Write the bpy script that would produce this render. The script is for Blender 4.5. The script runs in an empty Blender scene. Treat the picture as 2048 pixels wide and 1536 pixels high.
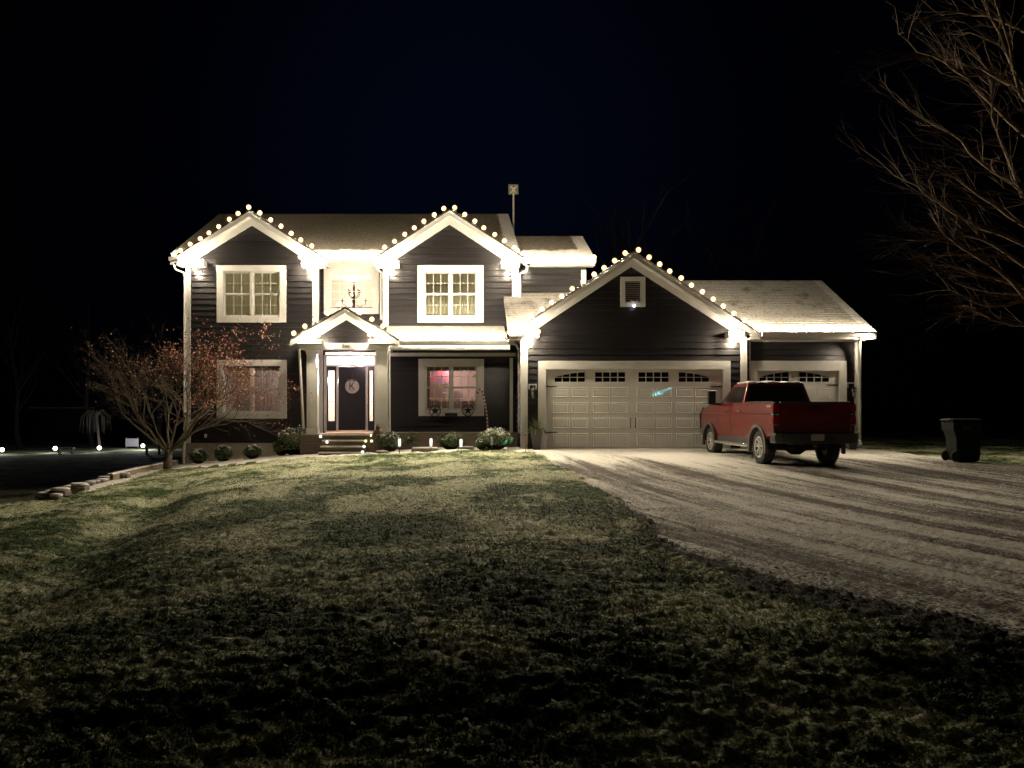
import bpy, math, random
import numpy as np
from mathutils import Vector, Matrix
random.seed(7); rng = np.random.default_rng(7)
SC = bpy.context.scene; COL = SC.collection
PI = math.pi

# ------------------------------------------------------------------ camera
CX, CY, F, H = 900.0, 815.0, 1600.0, 1.33
cam_d = bpy.data.cameras.new('camera'); cam = bpy.data.objects.new('camera', cam_d); COL.objects.link(cam)
cam.location = (0, 0, H); cam.rotation_euler = (PI/2, 0, 0)
cam_d.sensor_width = 36; cam_d.lens = 36*F/2048
cam_d.shift_x = (1024-CX)/2048; cam_d.shift_y = (CY-768)/2048
cam_d.clip_end = 1000; cam_d.clip_start = 0.1
SC.camera = cam

# ------------------------------------------------------------------ night sky
world = bpy.data.worlds.new('World'); SC.world = world; world.use_nodes = True
wn = world.node_tree; wn.nodes.clear()
wo = wn.nodes.new('ShaderNodeOutputWorld'); wb = wn.nodes.new('ShaderNodeBackground')
tc = wn.nodes.new('ShaderNodeTexCoord'); dp = wn.nodes.new('ShaderNodeVectorMath'); dp.operation = 'DOT_PRODUCT'
nrm = Vector((0.02, 1.0, 0.30)).normalized(); dp.inputs[1].default_value = nrm
cr = wn.nodes.new('ShaderNodeValToRGB'); e = cr.color_ramp.elements
e[0].position = 0.84; e[0].color = (0.00008, 0.00009, 0.00014, 1)
e[1].position = 1.0; e[1].color = (0.0005, 0.0010, 0.0036, 1)
m_ = e.new(0.95); m_.color = (0.00016, 0.0003, 0.0011, 1)
wn.links.new(tc.outputs['Generated'], dp.inputs[0]); wn.links.new(dp.outputs['Value'], cr.inputs[0])
wn.links.new(cr.outputs[0], wb.inputs[0]); wn.links.new(wb.outputs[0], wo.inputs[0])
wb.inputs[1].default_value = 1.0

# ------------------------------------------------------------------ render and exposure
SC.view_settings.view_transform = 'Standard'; SC.view_settings.look = 'None'
SC.view_settings.exposure = 0.45; SC.view_settings.gamma = 1.0
SC.view_settings.use_curve_mapping = False
SC.render.engine = 'CYCLES'
cy = SC.cycles
cy.use_denoising = True
try: cy.denoiser = 'OPENIMAGEDENOISE'
except Exception: pass
cy.max_bounces = 6; cy.diffuse_bounces = 4; cy.glossy_bounces = 3; cy.transparent_max_bounces = 24
cy.sample_clamp_indirect = 4.0; cy.caustics_reflective = False; cy.caustics_refractive = False
cy.use_adaptive_sampling = False
cy.use_light_tree = True
BULB = 1500.0            # emission of a festoon bulb
BULB_COL = (1.0, 0.85, 0.62)

# ------------------------------------------------------------------ helpers
def fx(px, Y): return (px-CX)*Y/F
def fz(py, Y): return H+(CY-py)*Y/F

def tag(o, label=None, cat=None, group=None, kind=None):
    if label: o['label'] = label
    if cat: o['category'] = cat
    if group: o['group'] = group
    if kind: o['kind'] = kind
    return o

def empty(name, loc, label=None, cat=None, group=None, rz=0.0):
    o = bpy.data.objects.new(name, None); COL.objects.link(o); o.location = loc
    o.rotation_euler = (0, 0, rz); o.empty_display_size = 0.2
    return tag(o, label, cat, group)

def link(name, me, parent=None, world_coords=True):
    o = bpy.data.objects.new(name, me); COL.objects.link(o)
    if parent is not None:
        o.parent = parent
        if world_coords and parent.parent is None and parent.type == 'EMPTY':
            o.matrix_parent_inverse = Matrix.Translation(-Vector(parent.location))
    return o

class MB:
    def __init__(s): s.v = []; s.f = []
    def add(s, vs, fs):
        n = len(s.v); s.v.extend([tuple(p) for p in vs]); s.f.extend([tuple(i+n for i in f) for f in fs]); return s
    def box(s, x0, x1, y0, y1, z0, z1):
        return s.add([(x0,y0,z0),(x1,y0,z0),(x1,y1,z0),(x0,y1,z0),(x0,y0,z1),(x1,y0,z1),(x1,y1,z1),(x0,y1,z1)],
                     [(0,3,2,1),(4,5,6,7),(0,1,5,4),(1,2,6,5),(2,3,7,6),(3,0,4,7)])
    def prism(s, poly, y0, y1):     # poly in (x,z) counter-clockwise seen from -y
        n = len(poly)
        s.add([(p[0], y0, p[1]) for p in poly]+[(p[0], y1, p[1]) for p in poly],
              [tuple(range(n)), tuple(range(2*n-1, n-1, -1))]+[((i+1) % n, i, n+i, n+(i+1) % n) for i in range(n)]); return s
    def prismx(s, poly, x0, x1):    # poly in (y,z)
        n = len(poly)
        s.add([(x0, p[0], p[1]) for p in poly]+[(x1, p[0], p[1]) for p in poly],
              [tuple(range(n-1, -1, -1)), tuple(range(n, 2*n))]+[(i, (i+1) % n, n+(i+1) % n, n+i) for i in range(n)]); return s
    def prismz(s, poly, z0, z1):
        n = len(poly)
        s.add([(p[0], p[1], z0) for p in poly]+[(p[0], p[1], z1) for p in poly],
              [tuple(range(n-1, -1, -1)), tuple(range(n, 2*n))]+[(i, (i+1) % n, n+(i+1) % n, n+i) for i in range(n)]); return s
    def tube(s, pts, rad, n=6, caps=True):
        pts = [Vector(p) for p in pts]
        if not hasattr(rad, '__len__'): rad = [rad]*len(pts)
        base = len(s.v); up = None
        for i, p in enumerate(pts):
            d = (pts[min(i+1, len(pts)-1)]-pts[max(i-1, 0)])
            d = d.normalized() if d.length > 1e-9 else Vector((0, 0, 1))
            if up is None: up = Vector((0, 0, 1)) if abs(d.z) < .9 else Vector((1, 0, 0))
            a = d.cross(up)
            if a.length < 1e-4: a = d.cross(Vector((1, .3, 0)))
            a.normalize(); b = a.cross(d).normalized(); up = b
            for k in range(n):
                t = 2*PI*k/n; s.v.append(tuple(p+(a*math.cos(t)+b*math.sin(t))*rad[i]))
        for i in range(len(pts)-1):
            for k in range(n):
                k2 = (k+1) % n
                s.f.append((base+i*n+k, base+i*n+k2, base+(i+1)*n+k2, base+(i+1)*n+k))
        if caps:
            s.f.append(tuple(base+k for k in range(n-1, -1, -1))); q = base+(len(pts)-1)*n
            s.f.append(tuple(q+k for k in range(n)))
        return s
    def lathe(s, prof, c=(0,0,0), n=16, axis='z', sx=1.0, sy=1.0, caps=True):
        base = len(s.v)
        for r, h in prof:
            for k in range(n):
                t = 2*PI*k/n; a, b = r*math.cos(t)*sx, r*math.sin(t)*sy
                if axis == 'z': p = (c[0]+a, c[1]+b, c[2]+h)
                elif axis == 'x': p = (c[0]+h, c[1]+a, c[2]+b)
                else: p = (c[0]+a, c[1]+h, c[2]+b)
                s.v.append(p)
        for i in range(len(prof)-1):
            for k in range(n):
                k2 = (k+1) % n
                s.f.append((base+i*n+k, base+i*n+k2, base+(i+1)*n+k2, base+(i+1)*n+k))
        if caps:
            s.f.append(tuple(base+k for k in range(n-1, -1, -1))); q = base+(len(prof)-1)*n
            s.f.append(tuple(q+k for k in range(n)))
        return s
    def ball(s, c, r, n=12, m=8, sx=1, sy=1, sz=1):
        return s.lathe([(max(1e-3, r*math.sin(PI*i/m)), -r*math.cos(PI*i/m)*sz) for i in range(m+1)], c, n, 'z', sx, sy)
    def build(s, name, mat, parent=None, origin=None, smooth=False, bevel=0, wc=True):
        v = s.v
        if origin is not None: v = [(p[0]-origin[0], p[1]-origin[1], p[2]-origin[2]) for p in v]
        me = bpy.data.meshes.new(name); me.from_pydata(v, [], s.f); me.materials.append(mat)
        if smooth: me.polygons.foreach_set('use_smooth', [True]*len(me.polygons))
        me.update()
        o = link(name, me, parent, wc)
        if origin is not None: o.location = origin
        if bevel:
            b = o.modifiers.new('bevel', 'BEVEL'); b.width = bevel; b.segments = 2; b.limit_method = 'ANGLE'; b.angle_limit = math.radians(35)
        return o

# ------------------------------------------------------------------ materials
MATS = {}
def mat(name, col, rough=.6, metal=0.0, var=.15, scale=6.0, bump=0.0, bscale=40.0, col2=None, stretch=(1,1,1), spec=.5, coat=0.0):
    m = bpy.data.materials.new(name); m.use_nodes = True; nt = m.node_tree; N = nt.nodes; L = nt.links
    bs = N['Principled BSDF']; bs.inputs['Roughness'].default_value = rough; bs.inputs['Metallic'].default_value = metal
    bs.inputs['Specular IOR Level'].default_value = spec; bs.inputs['Coat Weight'].default_value = coat
    g = N.new('ShaderNodeNewGeometry'); mp = N.new('ShaderNodeMapping'); mp.inputs['Scale'].default_value = stretch
    L.new(g.outputs['Position'], mp.inputs['Vector'])
    nz = N.new('ShaderNodeTexNoise'); nz.inputs['Scale'].default_value = scale; nz.inputs['Detail'].default_value = 5
    L.new(mp.outputs[0], nz.inputs['Vector'])
    mx = N.new('ShaderNodeMix'); mx.data_type = 'RGBA'
    c1 = tuple(c*(1-var) for c in col); c2 = col2 if col2 else tuple(min(1, c*(1+var)) for c in col)
    mx.inputs[6].default_value = (*c1, 1); mx.inputs[7].default_value = (*c2, 1)
    rp = N.new('ShaderNodeMapRange'); rp.inputs[1].default_value = .3; rp.inputs[2].default_value = .7
    L.new(nz.outputs[0], rp.inputs[0]); L.new(rp.outputs[0], mx.inputs[0]); L.new(mx.outputs[2], bs.inputs['Base Color'])
    if bump:
        n2 = N.new('ShaderNodeTexNoise'); n2.inputs['Scale'].default_value = bscale; n2.inputs['Detail'].default_value = 4
        L.new(mp.outputs[0], n2.inputs['Vector']); b = N.new('ShaderNodeBump'); b.inputs['Strength'].default_value = bump; b.inputs['Distance'].default_value = .02
        L.new(n2.outputs[0], b.inputs['Height']); L.new(b.outputs[0], bs.inputs['Normal'])
    MATS[name] = m
    return m
def emat(name, col, strength):
    m = bpy.data.materials.new(name); m.use_nodes = True; N = m.node_tree.nodes; N.clear()
    o = N.new('ShaderNodeOutputMaterial'); em = N.new('ShaderNodeEmission'); em.inputs[0].default_value = (*col, 1); em.inputs[1].default_value = strength
    m.node_tree.links.new(em.outputs[0], o.inputs[0]); return m
def glass(name, tint=(1, 1, 1), refl=.12, rough=.02):
    m = bpy.data.materials.new(name); m.use_nodes = True; N = m.node_tree.nodes; L = m.node_tree.links; N.clear()
    o = N.new('ShaderNodeOutputMaterial'); t = N.new('ShaderNodeBsdfTransparent'); t.inputs[0].default_value = (*tint, 1)
    g = N.new('ShaderNodeBsdfGlossy'); g.inputs['Roughness'].default_value = rough
    f = N.new('ShaderNodeFresnel'); f.inputs[0].default_value = 1.5
    ad = N.new('ShaderNodeMath'); ad.operation = 'ADD'; ad.inputs[1].default_value = refl*.2
    mx = N.new('ShaderNodeMixShader'); L.new(f.outputs[0], ad.inputs[0]); L.new(ad.outputs[0], mx.inputs[0])
    L.new(t.outputs[0], mx.inputs[1]); L.new(g.outputs[0], mx.inputs[2]); L.new(mx.outputs[0], o.inputs[0]); return m

M_trim = mat('white_trim_paint', (.66, .645, .61), .5, var=.06, scale=2.5)
M_siding = mat('charcoal_siding', (.023, .021, .0225), .38, var=.18, scale=1.3, bump=.15, bscale=18, stretch=(.25, 1, 6))
M_back = mat('wall_sheathing', (.03, .03, .03), .9)
M_found = mat('foundation_concrete', (.34, .30, .23), .9, var=.15, scale=3, bump=.4, bscale=30)
M_door = mat('garage_door_paint', (.76, .74, .70), .55, var=.07, scale=1.5, bump=.06, bscale=60)
M_black = mat('black_metal', (.015, .015, .016), .4)
M_navy = mat('front_door_paint', (.030, .028, .036), .35)
M_glass = glass('window_glass')
M_dark = mat('dark_room', (.01, .01, .01), .8)
M_darkglass = mat('dark_window_glass', (.006, .006, .007), .08, spec=.6)
M_curtain = mat('curtain_fabric', (.62, .62, .42), .9, var=.08, scale=7, stretch=(3, 1, .15))
M_snow = mat('snow', (.80, .79, .77), .8, var=.06, scale=4, bump=.5, bscale=14)
M_stone = mat('field_stone', (.27, .24, .20), .9, var=.3, scale=5, bump=.6, bscale=12)
M_wood = mat('weathered_deck_wood', (.14, .115, .085), .8, var=.25, scale=5, stretch=(.3, 1, 6), bump=.2)
M_bulb = emat('bulb_glow', BULB_COL, BULB)
M_cable = mat('green_cable', (.02, .025, .02), .6)
M_bark = mat('maple_bark', (.13, .105, .08), .9, var=.3, scale=10, bump=.4)
M_bark2 = mat('grey_bark', (.165, .112, .072), .9, var=.3, scale=8, bump=.4)
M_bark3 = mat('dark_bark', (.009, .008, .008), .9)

def roof_mat(name, eaveY, eaveW, rakeX, rakeW, cover, shg=(.085, .072, .052)):
    """shingles with a dusting of snow that has stayed along the eave and along the rake"""
    m = bpy.data.materials.new(name); m.use_nodes = True; N = m.node_tree.nodes; L = m.node_tree.links
    bs = N['Principled BSDF']; bs.inputs['Roughness'].default_value = .85
    g = N.new('ShaderNodeNewGeometry'); sp = N.new('ShaderNodeSeparateXYZ'); L.new(g.outputs['Position'], sp.inputs[0])
    n1 = N.new('ShaderNodeTexNoise'); n1.inputs['Scale'].default_value = 1.6; n1.inputs['Detail'].default_value = 8; n1.inputs['Roughness'].default_value = .65
    n1.inputs['Distortion'].default_value = .6
    L.new(g.outputs['Position'], n1.inputs['Vector'])
    n2 = N.new('ShaderNodeTexNoise'); n2.inputs['Scale'].default_value = 14; n2.inputs['Detail'].default_value = 5; L.new(g.outputs['Position'], n2.inputs['Vector'])
    def mr(src, a, b, c=0, d=1):
        r = N.new('ShaderNodeMapRange'); r.inputs[1].default_value = a; r.inputs[2].default_value = b; r.inputs[3].default_value = c; r.inputs[4].default_value = d
        L.new(src, r.inputs[0]); return r.outputs[0]
    def op(k, a, b):
        q = N.new('ShaderNodeMath'); q.operation = k
        for i, z in enumerate((a, b)):
            if isinstance(z, (int, float)): q.inputs[i].default_value = z
            else: L.new(z, q.inputs[i])
        return q.outputs[0]
    jit = op('MULTIPLY', op('SUBTRACT', n1.outputs[0], .5), .9)
    jit2 = op('MULTIPLY', op('SUBTRACT', n2.outputs[0], .5), .25)
    ye = op('ADD', sp.outputs['Y'], op('ADD', jit, jit2))
    a = mr(ye, eaveY+eaveW, eaveY+eaveW-.12)
    xr = op('ADD', sp.outputs['X'], jit2)
    b = mr(xr, rakeX-rakeW-.06, rakeX-rakeW)
    c = mr(n1.outputs[0], .62-cover*.5, .78-cover*.5)
    s = op('MAXIMUM', op('MAXIMUM', op('MULTIPLY', a, .55), op('MULTIPLY', b, .55)), op('MULTIPLY', c, cover*.48))
    s = op('MULTIPLY', s, mr(n2.outputs[0], .25, .55, .55, 1))
    mx = N.new('ShaderNodeMix'); mx.data_type = 'RGBA'; L.new(s, mx.inputs[0]); mx.inputs[7].default_value = (.72, .70, .67, 1)
    mb = N.new('ShaderNodeMix'); mb.data_type = 'RGBA'; L.new(mr(n2.outputs[0], .35, .65), mb.inputs[0])
    mb.inputs[6].default_value = (shg[0]*.6, shg[1]*.6, shg[2]*.6, 1); mb.inputs[7].default_value = (shg[0]*1.5, shg[1]*1.5, shg[2]*1.5, 1)
    L.new(mb.outputs[2], mx.inputs[6]); L.new(mx.outputs[2], bs.inputs['Base Color'])
    bp = N.new('ShaderNodeBump'); bp.inputs['Strength'].default_value = .5; bp.inputs['Distance'].default_value = .01
    L.new(n2.outputs[0], bp.inputs['Height']); L.new(bp.outputs[0], bs.inputs['Normal'])
    return m

# ------------------------------------------------------------------ terrain
def ss(a, b, x):
    t = np.clip((x-a)/(b-a), 0, 1); return t*t*(3-2*t)
def gz(x, y):
    x = np.asarray(x, float); y = np.asarray(y, float)
    base = -.3+.3*ss(10, 26, y)
    drop = .045*np.clip(-x, 0, 60)+.045*np.clip(-x-4.5, 0, 60)**1.05
    out = np.clip(-9.45-x, 0, None)
    z = base-drop-.10*np.clip(out-1.2, 0, None)**1.2-ss(0, .35, out)*np.clip(y-18.6, 0, None)*.7
    z = z-.02*np.clip(y-26, 0, 30)*ss(0, 6, x)*0
    return np.maximum(z, -1.9)
def hsh(ix, iy, s):
    h = (ix.astype(np.int64)*374761393+iy.astype(np.int64)*668265263+s*974634777) & 0x7fffffff
    h = ((h ^ (h >> 13))*1274126177) & 0x7fffffff
    return ((h ^ (h >> 16)) & 0xffff)/65535.0
def vnoise(x, y, s=0):
    ix = np.floor(x); iy = np.floor(y); fx_ = x-ix; fy_ = y-iy
    u = fx_*fx_*(3-2*fx_); v = fy_*fy_*(3-2*fy_)
    a = hsh(ix, iy, s); b = hsh(ix+1, iy, s); c = hsh(ix, iy+1, s); d = hsh(ix+1, iy+1, s)
    return (a*(1-u)+b*u)*(1-v)+(c*(1-u)+d*u)*v-.5
def drive_edge(y): return 2.75+.12*np.sin(y*.55)+.25*vnoise(y*.8, y*0+3., 5)+.10*vnoise(y*3.1, y*0+1., 6)-.35*ss(20, 25, y)+1.25*np.clip((9.2-y)/3.3, 0, 3)**1.25
def is_drive(x, y): return (x+.10*(vnoise(x*13, y*13, 41)-.5)+.05*(vnoise(x*40, y*40, 42)-.5) > drive_edge(y)) & (y < 27) & (x < 14.2-.9*ss(19, 23, y)+.3*vnoise(y*1.5, y*0, 9)) & (y > -20)
def is_mud(x, y):
    e = drive_edge(y); j = .22*(vnoise(x*4, y*4, 43)-.5)+.12*(vnoise(x*15, y*15, 44)-.5)
    return (x+j > e-.30*ss(15, 9, y)-.45*ss(8.5, 6, y)-.06) & ~is_drive(x, y) & (y < 22) & (y > 0) & (x < 14)
def is_bed(x, y):
    e = 24.45+.12*vnoise(x*1.3, x*0, 12)
    return ((y > e) & (x > -9.45) & (x <= drive_edge(y)) & (y < 28.5)) | ((x < -8.75+.15*vnoise(y*1.3, y*0, 13)) & (x > -9.45) & (y > 19.4) & (y < 28))
FOOT = [(3.25+.16*(i % 2)+.05*math.sin(i*3.), 10.6+i*.62) for i in range(14)]
def fine(x, y):
    dr = is_drive(x, y); bed = is_bed(x, y)
    # lawn: mounds, hollows and tufts
    l = .07*vnoise(x*.42, y*.42, 1)+.028*vnoise(x*1.1, y*1.1, 2)+.018*vnoise(x*4.3, y*4.3, 3)+.036*vnoise(x*9, y*13, 4)+.034*vnoise(x*22, y*30, 5)
    l = l+.055*vnoise(x*.35+3, y*.95, 51)
    l = l-.17*ss(5.6, 3.9, y-.10*x+.5*vnoise(x*.6, y*0, 52))*ss(2.6, 3.7, y)*ss(-3, -.5, x)
    tx = -4.2+(7.5-y)*.226; l = l-.26*np.exp(-((x-tx+.3*vnoise(y*.5, x*0, 53))/.75)**2)*ss(5.5, 8, y)*ss(22, 17, y)  # trench added for the dark band of shade across the left lawn
    # driveway: low ruts drawn lengthwise, gravel
    xx = x-1.9*np.clip((25-y)/15, 0, 1.6)**2+.12*vnoise(y*.4, x*0, 22)
    d = .020*vnoise(xx*4.2, y*.22, 7)+.016*vnoise(xx*9, y*.5, 8)+.018*vnoise(x*14, y*14, 9)+.012*vnoise(x*34, y*34, 10)+.012
    d = d-.02*np.exp(-((x-drive_edge(y)-.12)/.16)**2)
    for fxx, fyy in FOOT: d = d-.03*np.exp(-(((x-fxx)/.07)**2+((y-fyy)/.16)**2))
    b = .05*vnoise(x*5, y*5, 14)+.03*vnoise(x*12, y*12, 15)+.02
    far = ss(60, 30, y)
    return np.where(dr, d, np.where(bed, b, l*far))
def gzz(x, y):
    x = np.atleast_1d(np.asarray(x, float)); y = np.atleast_1d(np.asarray(y, float)); return (gz(x, y)+fine(x, y))
def G(px, py):
    """where the camera ray through a pixel meets the ground"""
    lo = 1.0; prev = 1.0
    for i in range(4000):
        Y = 1.0+i*.02; z = fz(py, Y)
        if z <= float(gz(fx(px, Y), Y)) or (Y > 26.7 and 380 < px < 1040) : break
    return Vector((fx(px, Y), Y, float(gzz(fx(px, Y), Y)[0])))

ang = np.concatenate([np.linspace(-180, -48, 16)[:-1], np.linspace(-48, 52, 760), np.linspace(52, 180, 16)[1:]])
ang = np.radians(ang); rad = np.concatenate([[.05, .6, 1.1], np.exp(np.linspace(math.log(1.6), math.log(34), 430)), np.exp(np.linspace(math.log(35), math.log(420), 60))])
A, R = np.meshgrid(ang, rad); GX = (R*np.sin(A)); GY = (R*np.cos(A))
GZ = gz(GX, GY)+fine(GX, GY)
nr, nc = GX.shape
idx = np.arange(nr*nc).reshape(nr, nc)
Q = np.stack([idx[:-1, :-1], idx[:-1, 1:], idx[1:, 1:], idx[1:, :-1]], -1).reshape(-1, 4)[:, ::-1]
V = np.stack([GX, GY, GZ], -1).reshape(-1, 3)
cen = V[Q].mean(1)
md = is_drive(cen[:, 0], cen[:, 1]); mb_ = is_bed(cen[:, 0], cen[:, 1]) & ~md; mm_ = is_mud(cen[:, 0], cen[:, 1]) & ~md & ~mb_
def np_mesh(name, v, q, m, smooth=True):
    used, inv = np.unique(q, return_inverse=True); v = v[used]; q = inv.reshape(q.shape)
    me = bpy.data.meshes.new(name); me.vertices.add(len(v)); me.vertices.foreach_set('co', v.astype(np.float32).ravel())
    k = q.shape[1]; me.loops.add(q.size); me.loops.foreach_set('vertex_index', q.astype(np.int32).ravel())
    me.polygons.add(len(q)); me.polygons.foreach_set('loop_start', np.arange(0, q.size, k, dtype=np.int32))
    me.polygons.foreach_set('loop_total', np.full(len(q), k, dtype=np.int32))
    if smooth: me.polygons.foreach_set('use_smooth', np.ones(len(q), bool))
    me.update(calc_edges=True); me.materials.append(m); return me

def ground_mat(name, a, b, snow, cover, s1=1.0, s2=7.0, stretch=(1, 1, 1), fine_s=45., bump=.5, near=0, tracks=False, yr=(19.5, 25, 0), soft=.10, wts=(.42, .33, .25)):
    m = bpy.data.materials.new(name); m.use_nodes = True; N = m.node_tree.nodes; L = m.node_tree.links
    bs = N['Principled BSDF']; bs.inputs['Roughness'].default_value = .9; bs.inputs['Specular IOR Level'].default_value = .2
    g = N.new('ShaderNodeNewGeometry'); mp = N.new('ShaderNodeMapping'); mp.inputs['Scale'].default_value = stretch; L.new(g.outputs['Position'], mp.inputs[0])
    wv = N.new('ShaderNodeTexNoise'); wv.inputs['Scale'].default_value = .25; L.new(g.outputs['Position'], wv.inputs[0])
    va = N.new('ShaderNodeVectorMath'); va.operation = 'MULTIPLY_ADD'; va.inputs[1].default_value = (1.2, 0, 0)
    L.new(wv.outputs['Color'], va.inputs[0]); L.new(mp.outputs[0], va.inputs[2])
    def nz(sc, det, src): 
        n = N.new('ShaderNodeTexNoise'); n.inputs['Scale'].default_value = sc; n.inputs['Detail'].default_value = det; n.inputs['Roughness'].default_value = .6; L.new(src, n.inputs[0]); return n.outputs[0]
    def mr(src, p, q, c=0, d=1):
        r = N.new('ShaderNodeMapRange'); r.inputs[1].default_value = p; r.inputs[2].default_value = q; r.inputs[3].default_value = c; r.inputs[4].default_value = d
        L.new(src, r.inputs[0]); return r.outputs[0]
    def op(k, p, q):
        z = N.new('ShaderNodeMath'); z.operation = k
        for i, w in enumerate((p, q)):
            if isinstance(w, (int, float)): z.inputs[i].default_value = w
            else: L.new(w, z.inputs[i])
        return z.outputs[0]
    if tracks:
        sx = N.new('ShaderNodeSeparateXYZ'); L.new(g.outputs['Position'], sx.inputs[0])
        u_ = op('SUBTRACT', sx.outputs['X'], op('MULTIPLY', op('POWER', mr(sx.outputs['Y'], 25, 1, 0, 1.6), 2.0), 1.9))
        cb1 = N.new('ShaderNodeCombineXYZ'); L.new(op('MULTIPLY', u_, 1.5), cb1.inputs[0]); L.new(op('MULTIPLY', sx.outputs['Y'], .07), cb1.inputs[1])
        cb2 = N.new('ShaderNodeCombineXYZ'); L.new(op('MULTIPLY', u_, 7.0), cb2.inputs[0]); L.new(op('MULTIPLY', sx.outputs['Y'], .55), cb2.inputs[1])
    big = nz(s1, 4, va.outputs[0]); mid = nz(s2, 5, va.outputs[0]); fin = nz(fine_s, 4, g.outputs['Position'])
    if tracks: big = nz(1.0, 2.5, cb1.outputs[0]); mid = op('ADD', op('MULTIPLY', nz(1.0, 4, cb2.outputs[0]), .68), op('MULTIPLY', nz(2.6, 6, g.outputs['Position']), .32))
    big = mr(big, .27, .73, .05, .95)
    m1 = N.new('ShaderNodeMix'); m1.data_type = 'RGBA'; L.new(mr(mid, .35, .65), m1.inputs[0]); m1.inputs[6].default_value = (*a, 1); m1.inputs[7].default_value = (*b, 1)
    sum_ = op('ADD', op('MULTIPLY', big, wts[0]), op('ADD', op('MULTIPLY', mid, wts[1]), op('MULTIPLY', fin, wts[2])))
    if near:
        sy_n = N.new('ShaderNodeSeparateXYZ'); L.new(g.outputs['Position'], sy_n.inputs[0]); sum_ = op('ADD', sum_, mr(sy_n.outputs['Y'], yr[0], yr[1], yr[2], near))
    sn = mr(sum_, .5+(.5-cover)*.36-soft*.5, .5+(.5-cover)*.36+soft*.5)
    m2 = N.new('ShaderNodeMix'); m2.data_type = 'RGBA'; L.new(sn, m2.inputs[0]); L.new(m1.outputs[2], m2.inputs[6]); m2.inputs[7].default_value = (*snow, 1)
    L.new(m2.outputs[2], bs.inputs['Base Color'])
    bp = N.new('ShaderNodeBump'); bp.inputs['Strength'].default_value = bump; bp.inputs['Distance'].default_value = .015
    L.new(op('ADD', fin, op('MULTIPLY', mid, .5)), bp.inputs['Height']); L.new(bp.outputs[0], bs.inputs['Normal'])
    return m
M_lawn = ground_mat('frosted_lawn', (.018, .050, .008), (.088, .132, .028), (.54, .55, .36), .45, s1=.5, s2=4, fine_s=34, bump=1.0, soft=.12, near=.03, yr=(5, 20, .0), wts=(.46, .18, .36))  # frost cover grows towards the house, painting in the lights' falloff
M_drive = ground_mat('snow_dusted_drive', (.075, .062, .052), (.17, .145, .12), (.80, .77, .70), .48, s1=2.2, s2=8.5, stretch=(1.0, .13, 1), fine_s=32, bump=1.0, soft=.085, near=.17, tracks=True, wts=(.27, .30, .43))  # snow apron by the garage, thickened to paint in strong light there
M_bed = ground_mat('snowy_bed', (.3, .25, .18), (.5, .43, .34), (.88, .85, .79), .85, s1=1.2, s2=6, fine_s=25, bump=.7, soft=.12)
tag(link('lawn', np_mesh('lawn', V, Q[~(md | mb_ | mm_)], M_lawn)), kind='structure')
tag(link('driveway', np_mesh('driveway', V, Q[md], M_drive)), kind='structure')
M_mud = ground_mat('muddy_verge_soil', (.012, .009, .007), (.035, .026, .018), (.30, .26, .2), .06, s1=2, s2=9, fine_s=30, bump=1.0, soft=.08)
tag(link('muddy_verge', np_mesh('muddy_verge', V, Q[mm_], M_mud)), kind='structure')
tag(link('garden_bed', np_mesh('garden_bed', V, Q[mb_], M_bed)), kind='structure')

# grass blades in the near lawn
def grass(n, ymin, ymax, h0, h1, w, name, label, flat=1.2):
    u = rng.random(n); Y = ymin*(ymax/ymin)**u
    X = Y*(-.60+rng.random(n)*(1.36))
    X = X+rng.normal(0, .01, n)
    k = ~is_drive(X+.03, Y) & ~is_bed(X, Y) & ~(is_mud(X, Y) & (rng.random(n) > .35))
    tuf = .6*vnoise(X*3.3, Y*3.3, 31)+.7*vnoise(X*14, Y*14, 32)
    k &= tuf > -.35
    X = X[k]; Y = Y[k]; tuf = tuf[k]; n = len(X)
    Z = gz(X, Y)+fine(X, Y)-.004
    hh = (h0+(h1-h0)*rng.random(n))*(.75+.7*tuf); th = rng.random(n)*2*PI
    lean = hh*flat*(.4+1.2*rng.random(n)); la = rng.random(n)*2*PI
    ww = w*(.6+.8*rng.random(n))*(1+Y*.12)
    dx = np.cos(th)*ww; dy = np.sin(th)*ww
    lx = np.cos(la)*lean; ly = np.sin(la)*lean
    v = np.empty((n, 5, 3))
    v[:, 0] = np.stack([X-dx, Y-dy, Z], -1); v[:, 1] = np.stack([X+dx, Y+dy, Z], -1)
    v[:, 2] = np.stack([X+dx*.8+lx*.45, Y+dy*.8+ly*.45, Z+hh*.65], -1); v[:, 3] = np.stack([X-dx*.8+lx*.45, Y-dy*.8+ly*.45, Z+hh*.65], -1)
    v[:, 4] = np.stack([X+lx, Y+ly, Z+hh*.9], -1)
    b = np.arange(n)[:, None]*5
    q = np.concatenate([b+np.array([0, 1, 2]), b+np.array([0, 2, 3]), b+np.array([3, 2, 4])], 0)
    o = link(name, np_mesh(name, v.reshape(-1, 3), q, M_lawn, False)); tag(o, label, 'grass', kind='stuff'); return o
grass(360000, 2.7, 24, .012, .032, .0026, 'grass', 'short frosted grass blades covering the front lawn')

# ------------------------------------------------------------------ HOUSE
YM, YG, YS, YR = 27.7, 25.6, 25.9, 28.2     # main wall, garage gable wall, single garage wall, recessed entry wall
house = empty('house', (0, YM, 0), 'two storey charcoal sided house with white trim, gables and attached garage', 'house')

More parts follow.
